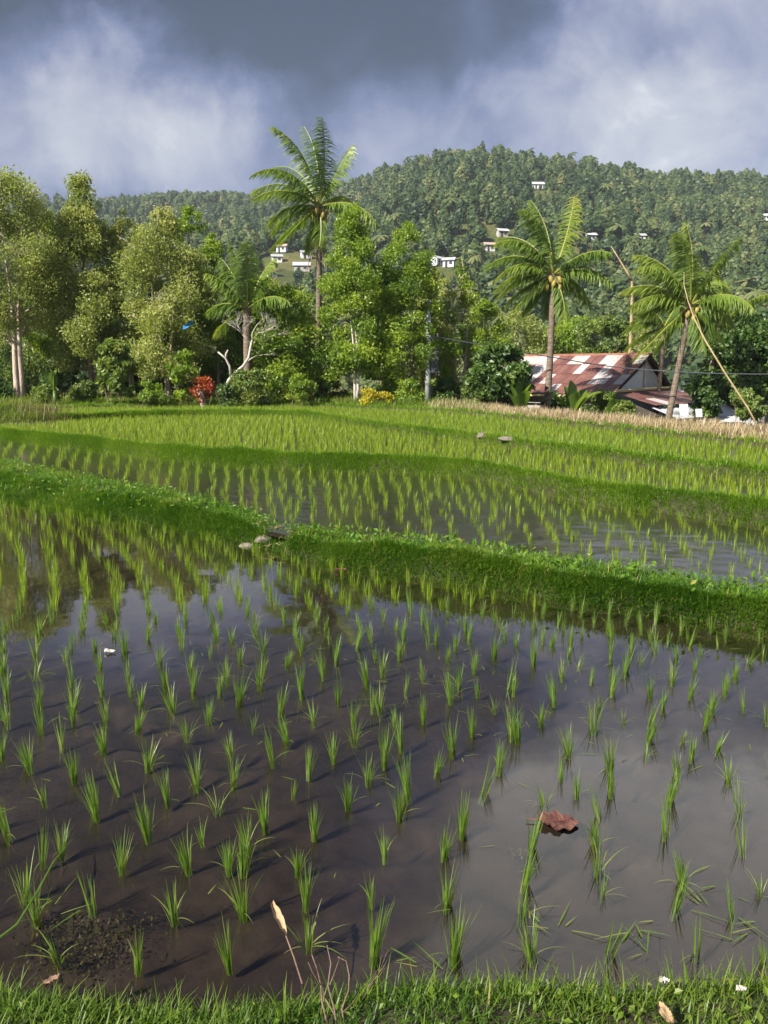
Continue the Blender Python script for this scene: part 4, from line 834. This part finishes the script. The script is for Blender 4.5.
# ------------------------------------------------------------------ forested hill
rr=np.random.default_rng(42)
def hilltree(kind,seed,n=150):
    r2=np.random.default_rng(seed); g=Geo(); H=1.0
    V=[];q=[];m=7;k=6
    prof={'ov':[0.0,.18,.25,.24,.15,.02],'col':[0.0,.13,.17,.17,.13,.02],'cone':[0.0,.22,.22,.15,.08,.01],'wide':[0,.27,.36,.34,.22,.03]}[kind]; zz=np.linspace(0.10,0.97,6)
    for a in range(k):
        for b in range(m):
            an=b/m*6.28+a*.4; rad=prof[a]*r2.uniform(0.72,1.0); V.append([math.cos(an)*rad,math.sin(an)*rad,zz[a]+r2.normal(0,.015)])
    for a in range(k-1):
        for b in range(m): q.append([a*m+b,a*m+(b+1)%m,(a+1)*m+(b+1)%m,(a+1)*m+b])
    g.add(V,q,0.30)  # inner core toned darker, painting the shade inside the crown
    t=r2.random(n)**0.9; pr=np.interp(t,np.linspace(0,1,6),prof); an=r2.uniform(0,6.28,n); rad=pr*r2.uniform(0.85,1.25,n)
    c=np.stack([np.cos(an)*rad,np.sin(an)*rad,0.10+0.88*t+r2.normal(0,.02,n)],1)
    d=np.stack([np.cos(an),np.sin(an),r2.uniform(-.2,.9,n)],1)+r2.normal(0,.35,(n,3)); d/=np.linalg.norm(d,axis=1)[:,None]
    s=np.cross(d,r2.normal(size=(n,3))); s/=np.linalg.norm(s,axis=1)[:,None]; s2=np.cross(d,s); L=r2.uniform(0.035,0.075,n)[:,None]
    vv=np.stack([c-s*L,c-s2*L*.8,c+s*L,c+s2*L*.8],1).reshape(-1,3); g.add(vv,np.arange(4*n).reshape(-1,4),np.repeat(np.clip(r2.normal(.45,.14,n),0,1),4))
    g2=Geo(); tube(g2,[[0,0,-.06],[0,0,.25]],[.022,.015],5,cap=False); v,qq,r,_=g2.arrays(); g.add(v,qq,1.0)
    return g.arrays()[:3]
def hillpalm(seed):
    r2=np.random.default_rng(seed); g=Geo(); tube(g,[[0,0,-.05],[.02,0,.4],[.05,0,.82]],[.022,.016,.013],5,r=1.0)
    for k in range(13):
        a=k*2.4; e=r2.uniform(-.1,1.2); d=np.array([math.cos(a)*math.cos(e),math.sin(a)*math.cos(e),math.sin(e)]); p=np.array([.05,0,.82]); V=[]
        for j in range(5):
            s=np.cross(d,[0,0,1.]); s/=np.linalg.norm(s)+1e-6; w=.045*math.sin(math.pi*(.12+.8*j/4)); V+=[p-s*w-[0,0,w*.6],p,p+s*w-[0,0,w*.6]]; d=d+[0,0,-.42]; d/=np.linalg.norm(d); p=p+d*.085
        q=[]
        for j in range(4): b=3*j; q+=[[b,b+1,b+4,b+3],[b+1,b+2,b+5,b+4]]
        g.add(V,q,r2.uniform(.5,.8))
    return g.arrays()[:3]
protos=[('slender',hilltree('col',1)),('slender',hilltree('col',2)),('rounded',hilltree('ov',3)),('rounded',hilltree('ov',4)),('pointed',hilltree('cone',5)),('rounded',hilltree('ov',6)),('broad',hilltree('wide',7,220)),('palm like',hillpalm(8))]
pprob=np.array([.11,.09,.20,.18,.05,.17,.14,.06])
def hwords(ang):
    return ang
houses=[ # u, v (wall base on screen), width px, label, roof, wall, rz
 (537,189,17,'long white hill house just under the ridge, beside the bare clearing','roof_pale','wall_white',0.1),
 (562,183,12,'small pale hill house on the skyline right of the clearing','roof_grey','wall_white',-0.2),
 (502,237,14,'bright white roofed house halfway up the forested hill','roof_pale','wall_grey',0.3),
 (437,266,11,'white gabled house low on the hill right of the columnar tree','roof_pale','wall_white',0.9),
 (449,267,10,'grey roofed house next to the white gabled one on the hill','roof_grey','wall_white',-0.3),
 (489,251,9,'tiny tan roofed house low on the hill above the airy tree','roof_tan','wall_white',0.2),
 (639,247,14,'white two level hill house left of the right palm crown','roof_grey','wall_white',0.05),
 (764,221,14,'white hill house at the right edge of the photo','roof_pale','wall_white',-0.1),
 (590,241,8,'tiny pale hill house between the two right palms','roof_pale','wall_white',0.2),
 (277,263,14,'pale flat roofed village house left of the tallest palm trunk','roof_grey','wall_white',0.2),
 (282,252,14,'tan roofed village house, upper left of the village','roof_tan','wall_white',-0.2),
 (302,272,22,'long blue grey roofed village house behind the palm trunk','roof_pale','wall_grey',0.05),
 (306,258,14,'white walled village house with grey roof behind the palm','roof_grey','wall_white',0.3),
 (316,247,12,'small tan roofed village house right of the palm trunk','roof_tan','wall_white',-0.3),
 (271,277,11,'rust roofed village house with a white wall, lowest of the village','roof_rust','wall_white',0.6),
 (335,243,10,'small pale village house behind the tall two stemmed tree','roof_tan','wall_white',0.1)]
HX=[]
for (u,v,wp_,lab,rm,wm,rz) in houses:
    h=hit(u,v)
    if h is None: continue
    x,y,z=h; w=max(3.6,wp_*0.68*y/800.0); d=w*0.7
    hh=2.4 if 'two level' not in lab else 4.4
    hut('house',lab,'house',u,y,v,w,d,hh,rz,rm,wm,'houses on the hill' if v<240 or u>400 else 'houses of the hill village',pitch=0.30,zb=z-0.4,over=0.5)
    HX.append((u,v,wp_,y))
u=[];yv=[]
cand=[]
for y in np.geomspace(128,860,150):
    st=y*(math.log(860/128)/150); half=0.62*y; nx=int(2*half/5.9)
    for k in range(nx): cand.append((-half+2*half*(k+rr.random())/nx, y+rr.uniform(-.5,.5)*st*1.2))
cand=np.array(cand)
# thin to natural spacing
kp=rr.random(len(cand))<np.clip(1.15*(cand[:,1]*(math.log(860/128)/150))/5.6,0,1); cand=cand[kp]
cu=384+F*1.02*cand[:,0]/cand[:,1]; D=np.interp(cu,DU,DD); cz=terrain(cand[:,0],cand[:,1]); cv=512-F*np.tan(np.arctan2(cz-EYE,cand[:,1])+PITCH)
ok=(cand[:,1]<D+14)&(cu>-160)&(cu<930)
ok&=~(((cu-572)/17)**2+((cv-186)/4.5)**2<1)            # bare clearing near the ridge
gapn=fbm(cand[:,0]*0.02,cand[:,1]*0.02,91,3); ok&=(gapn<0.66)|(rr.random(len(cand))<0.35)
small=np.zeros(len(cand),bool)
for (hu,hv,hw,hy) in HX:
    m=(np.abs(cu-hu)<hw*0.5+5)&(cand[:,1]<hy+5)&(cand[:,1]>hy-13); ok&=~m; small|=(np.abs(cu-hu)<hw*0.5+8)&(cand[:,1]<hy)&(cand[:,1]>hy-46)
cand,cu,cz,cv,small=cand[ok],cu[ok],cz[ok],cv[ok],small[ok]
n=len(cand); kind=rr.choice(8,n,p=pprob); Ht=rr.uniform(4.5,11.5,n)*(0.8+0.4*fbm(cand[:,0]*.03,cand[:,1]*.03,13,2)); Ht[kind==7]*=1.15; Ht[small]*=0.45; wsc=rr.uniform(.85,1.6,n); ang=rr.uniform(0,6.28,n); shade=rr.normal(-.04,.18,n)+(fbm(cand[:,0]*.015,cand[:,1]*.015,14,3)-.47)*.7
vis=(cu>-5)&(cu<773)&(cv>150)&(cv<345)
near=np.where(vis)[0]; near=near[np.argsort(cand[near,1]/Ht[near])][:300]; isnear=np.zeros(n,bool); isnear[near]=True
G=Geo()
for k in range(8):
    ids=np.where((kind==k)&~isnear)[0]; v,q,r=protos[k][1]; mN=len(v)
    c,s=np.cos(ang[ids])[:,None],np.sin(ang[ids])[:,None]; sx=(Ht[ids]*wsc[ids])[:,None]
    X=(v[None,:,0]*c-v[None,:,1]*s)*sx+cand[ids,0][:,None]; Y=(v[None,:,0]*s+v[None,:,1]*c)*sx+cand[ids,1][:,None]; Z=v[None,:,2]*Ht[ids][:,None]+cz[ids][:,None]-.2
    qq=(q[None]+(np.arange(len(ids))*mN)[:,None,None]).reshape(-1,4)
    G.add(np.stack([X,Y,Z],-1).reshape(-1,3),qq,np.clip(r[None]+shade[ids][:,None],0,1).ravel())
tag(G.obj('hill_forest',M['forest']),'dense green forest covering the hill behind the trees','forest',kind='stuff')
pm=[]
for k in range(8):
    v,q,r=protos[k][1]; pm.append(Geo().add(v,q,np.clip(r,0,1)).mesh('hill_tree',M['forest']))
def zone(u):
    for lim,t in ((130,'behind the leftmost olive trees'),(262,'between the grey olive tree and the tallest palm'),(335,'below the village by the tallest palm'),(440,'behind the bright green columnar trees'),(545,'between the grey pole and the house palm'),(640,'behind the rusty roof'),(700,'behind the right palm crown')):
        if u<lim: return t
    return 'at the right edge behind the leaning bamboo'
for i in near:
    o=bpy.data.objects.new('hill_tree',pm[kind[i]]); COL.objects.link(o); o.location=(cand[i,0],cand[i,1],cz[i]-.2); o.rotation_euler=(0,0,ang[i]); o.scale=(Ht[i]*wsc[i],Ht[i]*wsc[i],Ht[i])
    tag(o,f"{protos[kind[i]][0]} tree low on the hill, {zone(cu[i])}",'tree','trees on the lower slope of the hill')
# ------------------------------------------------------------------ small things in the near paddy and on the bank
def curled_leaf(name,label,u,v,z,L,W,mat,rz,curl=0.03,lobed=False,cat='leaf',tilt=0.0,seed=3):
    r2=np.random.default_rng(seed); x,y=on_z(u,v,z); n,m=22,9; ts=np.linspace(0,1,n); V=[]
    for t in ts:
        w=W*math.sin(math.pi*min(.985,.04+t*.95))**0.75
        if lobed: w*=0.62+0.38*abs(math.sin(t*9.5+.4))+r2.normal(0,.04)
        for b in np.linspace(-1,1,m): V.append([(t-.5)*L,b*w*.5,0.008+curl*(b*b)*(.4+.6*math.sin(t*7))+curl*.8*math.sin(t*5+b*1.5)**2+r2.normal(0,.0015)+tilt*t*L])
    i=np.arange(n-1)[:,None]*m+np.arange(m-1)[None]; q=np.stack([i,i+1,i+m+1,i+m],-1).reshape(-1,4); g=Geo(); V=np.array(V); g.add(V,q); g.add(V-[0,0,.0025],q[:,::-1])
    g2=np.array([[-.5*L-.05,0,0.01],[-.5*L,0,0.012],[0,0,.014+curl*.3],[.45*L,0,.012]]); 
    if L>.08: tube(g,g2,[.003,.003,.0025,.001],5)
    return tag(g.obj(name,M[mat],None,(x,y,z),smooth=True),label,cat)
o=curled_leaf('dead_leaf','large curled reddish brown dead leaf floating among the seedlings',558,824,0.0,0.17,0.14,'leaf_brown',0.1,0.013,True); o.rotation_euler=(0.05,0.02,-0.15)
o=curled_leaf('dead_leaf','small reddish leaf on the water below the grassy bank',341,571,0.0,0.11,0.08,'leaf_brown',0.2,0.02,seed=5); o.rotation_euler=(0,0,.3)
o=curled_leaf('white_scrap','small white scrap floating between rows on the left',110,653,0.0,0.075,0.045,'litter',0,0.015,cat='litter',seed=6)
o=curled_leaf('white_scrap','tiny white fleck floating right of the larger white scrap',129,651,0.0,0.04,0.02,'litter',0,0.008,cat='litter',seed=7); o.rotation_euler=(0,0,.5)
zb=float(nearz(np.array([0.3]),np.array([1.75]))[0])
o=curled_leaf('pale_stone_leaf','oval pale tan dead leaf lying in the near grass',665,1016,0.20,0.06,0.03,'leaf_tan',0,0.006,seed=8); o.rotation_euler=(0,0.15,-1.2); o.name='dead_leaf'
o=curled_leaf('dead_leaf','whitish dry leaf piece in the near grass beside the water',664,984,0.15,0.03,0.02,'litter',0,0.01,seed=9)
o=curled_leaf('dead_leaf','white leaf scrap in the near grass toward the right corner',741,992,0.17,0.03,0.018,'litter',0,0.008,seed=10)
o=curled_leaf('dead_leaf','small pink brown leaf at the water edge on the left',53,983,0.13,0.05,0.022,'pink',0,0.01,seed=11); o.rotation_euler=(0,-.3,.6)
# tan leaf on a stalk
x,y=on_z(302,972,0.10); lf=empty('withered_leaf',(x,y,0.06)); tag(lf,'withered tan leaf on a thin stalk leaning over the water','leaf')
q0=np.array([x,y,.06]); P=np.array([[0,0,0],[-.03,.05,.05],[-.06,.1,.085]]); tube(Geo(),P,[.003,.0028,.0025],6).obj('stalk',M['stalk'],lf)
g=Geo(); V=[]; 
for t in np.linspace(0,1,10):
    w=.024*math.sin(math.pi*(.05+.85*t))**.8; ctr=P[-1]+np.array([-.055,.085,.045])*t
    for b in (-1,-.4,.4,1): V.append(ctr+np.array([.8,.5,0])*w*b*.6+np.array([0,0,.012*b*b+0.004*math.sin(t*20)]))
i=np.arange(9)[:,None]*4+np.arange(3)[None]; g.add(V,np.stack([i,i+1,i+5,i+4],-1).reshape(-1,4)); g.obj('blade',M['leaf_tan'],lf,smooth=True)
# dead forked stalks at the bottom
g=Geo(); r2=np.random.default_rng(12); bx0,by0=on_z(332,1030,0.16)
def px(u,v,z): X,Y=on_z(u,v,z); return np.array([X-bx0,Y-by0,z-0.16])
for pts,r0 in [([(330,1034,.15),(322,1003,.20),(320,985,.24),(318,968,.28),(312,955,.32)],.0055),([(338,1034,.15),(333,1008,.20),(330,985,.24),(329,965,.27),(327,945,.31)],.005),([(346,1034,.15),(342,1010,.19),(349,990,.22),(350,975,.25),(347,960,.28),(338,957,.29)],.005),
    ([(330,985,.24),(335,968,.27),(340,957,.29)],.0028),([(320,985,.24),(314,972,.27),(308,962,.29)],.0025),([(343,1012,.19),(352,1004,.21)],.003),([(352,1004,.21),(358,994,.23)],.002),([(338,1020,.17),(326,1000,.20),(322,990,.21)],.004),([(362,1000,.15),(376,975,.19),(388,950,.24)],.002),([(366,990,.15),(382,968,.19),(390,955,.21)],.002)]:
    P=np.array([px(*p) for p in pts]); P[1:-1]+=r2.normal(0,.003,(len(P)-2,3)); tube(g,P,np.linspace(r0*.62,r0*.28,len(P)),6)
tag(g.obj('dead_stalks',M['stalk'],None,(bx0,by0,0.16),smooth=True),'clump of dead forked brown stalks on the near bank','stalks')
bpy.data.objects['dead_stalks'].name='dead_weed'
# long grass stem lying over the water on the left, loose floating leaves, submerged algae
P=[on_z(u,v,0.02)+(z,) for u,v,z in [(-8,955,.06),(18,938,.07),(38,905,.07),(55,870,.06),(66,852,.04)]]; tag(tube(Geo(),P,[.004,.0045,.004,.0035,.0015],6,r=.6).obj('grass_stem',M['rice']),'long bent green grass stem lying over the water at the left edge','grass stem')
g=Geo(); 
for k in range(420):
    x,y=rng.uniform(-4.5,4.5),rng.uniform(2.3,8.5); a=rng.uniform(0,6.28); L=rng.uniform(.03,.11); blades(g,[[x,y,0.003]],[a],[1.50],[0.10],[L],[rng.uniform(.003,.006)],3,[rng.uniform(.6,1)])
for u0,v0,c0 in [(560,925,6),(640,935,8),(690,905,5),(740,925,6),(420,965,4),(60,905,5)]:
    for k in range(c0):
        x,y=on_z(u0+rng.normal(0,14),v0+rng.normal(0,8),0); blades(g,[[x,y,0.004]],[rng.uniform(0,6.28)],[1.45],[0.15],[rng.uniform(.06,.16)],[rng.uniform(.004,.007)],4,[rng.uniform(.3,1)])
tag(g.obj('floating_leaves',M['rice']),'loose grass leaves floating on the near paddy water','floating leaves',kind='stuff')
g=Geo()
for u0,v0,c0,sp in [(85,945,230,.09),(62,922,110,.07),(120,920,80,.06),(440,667,60,.07),(640,668,80,.07),(600,655,60,.06),(265,560,120,.12),(520,845,30,.03)]:
    c0*=3; x0,y0=on_z(u0,v0,0); x=x0+rng.normal(0,sp,c0); y=y0+rng.normal(0,sp*.7,c0); leaves(g,np.stack([x,y,np.full(c0,-.030)+rng.normal(0,.006,c0)],1),rng.uniform(.006,.016,c0),np.clip(rng.normal(.35,.2,c0),0,1),up=6,aspect=.8)
tag(g.obj('algae',M['algae']),'brownish green algae patches in the shallow water','algae',kind='stuff')
# dry debris in the gap of the bank and pale straw heap on the upper bank
g=Geo()
for k in range(60):
    x=notch+rng.normal(0,.18); y=float(L1C(x))+rng.normal(0.05,.2); a=rng.uniform(0,6.28); L=rng.uniform(.05,.16); z=float(bund1z(np.array([x]),np.array([y]))[0])+rng.uniform(0.0,.05); d=np.array([math.cos(a),math.sin(a),rng.normal(0,.2)])*L
    tube(g,[[x,y,z],np.array([x,y,z])+d*.5+[0,0,.01],np.array([x,y,z])+d],[.003,.003,.002],5)
tag(g.obj('dry_debris',M['leaf_tan']),'dry straw and twigs in the gap of the grassy bank','debris',kind='stuff')
def heap(label,u,v,z,sx,sy,sz,seed,mat='stone',name='straw_heap',cat='heap',on=None):
    r2=np.random.default_rng(seed); x,y=on_z(u,v,z)
    if on=='b3': y=float(L3(x))+.02; z=float(b3(np.array([x]),np.array([y]))[0])-.01
    if on=='b1': z=float(bund1z(np.array([x]),np.array([y]))[0])-.01
    g=Geo(); th=np.linspace(0.02,np.pi*.55,6); V=[]
    for t in th:
        for a in np.linspace(0,6.28,12,endpoint=False): k=1+r2.normal(0,.10); V.append([math.sin(t)*math.cos(a)*sx*k,math.sin(t)*math.sin(a)*sy*k,math.cos(t)*sz*k])
    q=[]
    for a in range(5):
        for b in range(12): q.append([a*12+b,a*12+(b+1)%12,(a+1)*12+(b+1)%12,(a+1)*12+b])
    g.add(V,q); g.add([V[k] for k in range(12)]+[[0,0,sz]],[[12,k,(k+1)%12,(k+1)%12] for k in range(12)])
    return tag(g.obj(name,M[mat],None,(x,y,z),smooth=True),label,cat)
heap('brown mound of dry mud and straw on the upper terrace bank',484,437,0.50,.13,.10,.09,1,'stone',on='b3'); heap('flat pale grey stone beside the straw mound on the upper bank',512,441,0.50,.24,.12,.07,2,'stone',name='flat_stone',cat='stone',on='b3')
heap('pale stone in the gap of the grassy bank',263,520,0.30,.10,.07,.06,3,'stone',name='pale_stone',cat='stone',on='b1'); heap('flat grey stone at the water edge by the bank gap',247,546,0.0,.09,.05,.035,4,'stone',name='flat_stone',cat='stone'); heap('small white stone at the foot of the grey pole',432,408,ZE+0.05,.14,.1,.1,5,'stone',name='white_stone',cat='stone')
# dry stalks on the left mound

g=Geo(); n=240; x=MX+1.5+rng.normal(0,.4,n); y=MY-.6+rng.normal(0,.5,n); blades(g,np.stack([x,y,moundz(x,y)],1),rng.uniform(0,6.28,n),rng.uniform(0,.5,n),rng.uniform(0,.4,n),rng.uniform(.25,.65,n),rng.uniform(.008,.016,n),2,rng.uniform(0,1,n))
tag(g.obj('dry_weed',M['palm_dead']),'clump of grey brown dry weeds on the grassy mound at the left','weeds',kind='stuff')
# ------------------------------------------------------------------ light and sky
sun=bpy.data.lights.new('sun','SUN'); sun.energy=5.0; sun.angle=R(0.6); sun.color=(1.0,0.93,0.80)
so=bpy.data.objects.new('sun',sun); COL.objects.link(so)
sd=np.array([SUN[0]*math.cos(SUN_EL),SUN[1]*math.cos(SUN_EL),math.sin(SUN_EL)])
so.rotation_euler=Vector(sd).to_track_quat('Z','Y').to_euler()
W=bpy.data.worlds.new('World'); S.world=W; W.use_nodes=True; nt=W.node_tree; nt.nodes.clear(); L=nt.links.new
out=nt.nodes.new('ShaderNodeOutputWorld'); sky=nt.nodes.new('ShaderNodeTexSky'); sky.sky_type='NISHITA'; sky.sun_disc=False; sky.sun_elevation=SUN_EL; sky.sun_rotation=math.atan2(sd[0],sd[1])
bg=nt.nodes.new('ShaderNodeBackground'); L(sky.outputs[0],bg.inputs[0]); bg.inputs[1].default_value=0.10
tc=nt.nodes.new('ShaderNodeTexCoord')
# project the view direction on a flat cloud layer
sx=nt.nodes.new('ShaderNodeSeparateXYZ'); L(tc.outputs['Generated'],sx.inputs[0])
def mth(op,a,b=None,c=None,clamp=False):
    n=nt.nodes.new('ShaderNodeMath'); n.operation=op; n.use_clamp=clamp
    for k,val in enumerate((a,b,c)):
        if val is None: continue
        if isinstance(val,(int,float)): n.inputs[k].default_value=val
        else: L(val,n.inputs[k])
    return n.outputs[0]
zc=mth('ADD',mth('MAXIMUM',sx.outputs[2],0.0),0.22)
cb=nt.nodes.new('ShaderNodeCombineXYZ'); L(mth('DIVIDE',sx.outputs[0],zc),cb.inputs[0]); L(mth('DIVIDE',sx.outputs[1],zc),cb.inputs[1])
def noise(scale,detail,rough,vec,dist=0.0,off=0.0):
    mp=nt.nodes.new('ShaderNodeMapping'); mp.inputs['Location'].default_value=(off,off*1.7,off*.3); L(vec,mp.inputs[0])
    n=nt.nodes.new('ShaderNodeTexNoise'); n.inputs['Scale'].default_value=scale; n.inputs['Detail'].default_value=detail; n.inputs['Roughness'].default_value=rough; n.inputs['Distortion'].default_value=dist; L(mp.outputs[0],n.inputs['Vector']); return n.outputs['Fac']
# warped direction for soft cloud masses
n3=nt.nodes.new('ShaderNodeTexNoise'); n3.inputs['Scale'].default_value=9.0; n3.inputs['Detail'].default_value=9; n3.inputs['Roughness'].default_value=.62; L(tc.outputs['Generated'],n3.inputs['Vector'])
vm=nt.nodes.new('ShaderNodeVectorMath'); vm.operation='MULTIPLY_ADD'; L(n3.outputs['Color'],vm.inputs[0]); vm.inputs[1].default_value=(.17,.17,.14); L(tc.outputs['Generated'],vm.inputs[2])
vs=nt.nodes.new('ShaderNodeVectorMath'); vs.operation='SUBTRACT'; L(vm.outputs[0],vs.inputs[0]); vs.inputs[1].default_value=(.085,.085,.07)
vn=nt.nodes.new('ShaderNodeVectorMath'); vn.operation='NORMALIZE'; L(vs.outputs[0],vn.inputs[0])
def blob(u,v,r_in,r_out,amp):
    d=ray(u,v); d=d/np.linalg.norm(d)
    dp=nt.nodes.new('ShaderNodeVectorMath'); dp.operation='DOT_PRODUCT'; L(vn.outputs[0],dp.inputs[0]); dp.inputs[1].default_value=tuple(d)
    mr=nt.nodes.new('ShaderNodeMapRange'); mr.interpolation_type='SMOOTHSTEP'; mr.inputs['From Min'].default_value=math.cos(R(r_out)); mr.inputs['From Max'].default_value=math.cos(R(r_in)); mr.inputs['To Min'].default_value=0; mr.inputs['To Max'].default_value=amp
    L(dp.outputs['Value'],mr.inputs['Value']); return mr.outputs[0]
val=mth('MULTIPLY_ADD',noise(1.6,8,.55,cb.outputs[0],.3),0.40,0.02)
val=mth('MULTIPLY_ADD',noise(7.0,12,.64,tc.outputs['Generated'],.9,3.0),0.85,mth('SUBTRACT',val,0.455))
for b in [(60,110,1,8,.42),(150,115,1,8,.40),(225,150,1,7,.32),(10,130,1,6,.14),(100,75,1,6,.14),
          (600,60,1,8,.16),(660,85,1,9,.16),(745,70,1,7,.14),(740,135,1,8,.36),(560,120,1,7,.26),(650,110,1,6,.12),(470,140,1,6,.20),(400,150,1,6,.30),(350,135,1,5,.20),(640,30,1,6,.02),
          (60,-5,3,10,-.26),(330,60,3,10,-.14),(470,65,2,8,-.20),(600,-5,2,7,-.14),(740,0,2,7,-.14),(120,200,1,6,-.18),(240,195,1,5,-.08),(20,195,1,5,-.14),
          (700,5,1,7,-.06),(80,-230,6,22,-.30),(640,-110,2,8,.16),(760,-340,5,17,1.0),(540,-420,4,16,.6),(1150,-200,5,18,.4)]:
    val=mth('ADD',val,blob(*b))
# everything behind and overhead: broken bright cloud
back=nt.nodes.new('ShaderNodeMapRange'); back.interpolation_type='SMOOTHSTEP'; L(sx.outputs[1],back.inputs['Value']); back.inputs['From Min'].default_value=.75; back.inputs['From Max'].default_value=-.3; back.inputs['To Min'].default_value=0; back.inputs['To Max'].default_value=.38
val=mth('ADD',val,back.outputs[0])
mr=nt.nodes.new('ShaderNodeMapRange'); L(val,mr.inputs['Value']); mr.inputs['From Min'].default_value=-0.10; mr.inputs['From Max'].default_value=1.3
cr=nt.nodes.new('ShaderNodeValToRGB'); e=cr.color_ramp.elements
st=[(0.0,(.040,.052,.100)),(.16,(.086,.108,.215)),(.34,(.190,.222,.395)),(.52,(.40,.42,.56)),(.70,(.62,.63,.70)),(1.0,(1.5,1.5,1.5))]
while len(e)<len(st): e.new(.5)
for k,(p,c) in enumerate(st): e[k].position=p; e[k].color=(*c,1)
L(mr.outputs[0],cr.inputs[0])
b2_=nt.nodes.new('ShaderNodeBackground'); L(cr.outputs[0],b2_.inputs[0]); b2_.inputs[1].default_value=0.36
mx=nt.nodes.new('ShaderNodeMixShader'); mx.inputs[0].default_value=0.92; L(bg.outputs[0],mx.inputs[1]); L(b2_.outputs[0],mx.inputs[2]); L(mx.outputs[0],out.inputs[0])
# ------------------------------------------------------------------ air
g=Geo(); box(g,(0,300,85),(3200,3000,262)); hz=g.obj('haze',None); hz.data.materials.clear()
m,nt,out=newmat('haze_air'); pv=N(nt,'ShaderNodeVolumePrincipled'); pv.inputs['Color'].default_value=(.72,.85,1,1); pv.inputs['Density'].default_value=HAZE; pv.inputs['Anisotropy'].default_value=0.0; nt.links.new(pv.outputs[0],out.inputs['Volume']); hz.data.materials.append(m)
tag(hz,kind='stuff')
# ------------------------------------------------------------------ camera
cam=bpy.data.cameras.new('camera'); co=bpy.data.objects.new('camera',cam); COL.objects.link(co); co.location=(0,0,EYE); co.rotation_euler=(math.pi/2-PITCH,0,0)
cam.sensor_fit='VERTICAL'; cam.angle=2*math.atan(512/F); cam.clip_start=0.05; cam.clip_end=6000; S.camera=co
S.view_settings.view_transform='Standard'; S.view_settings.look='None'; S.view_settings.exposure=1.35; S.view_settings.gamma=1.0
S.cycles.use_denoising=True; S.cycles.max_bounces=7; S.cycles.transparent_max_bounces=8; S.cycles.diffuse_bounces=3; S.cycles.glossy_bounces=3; S.cycles.transmission_bounces=4
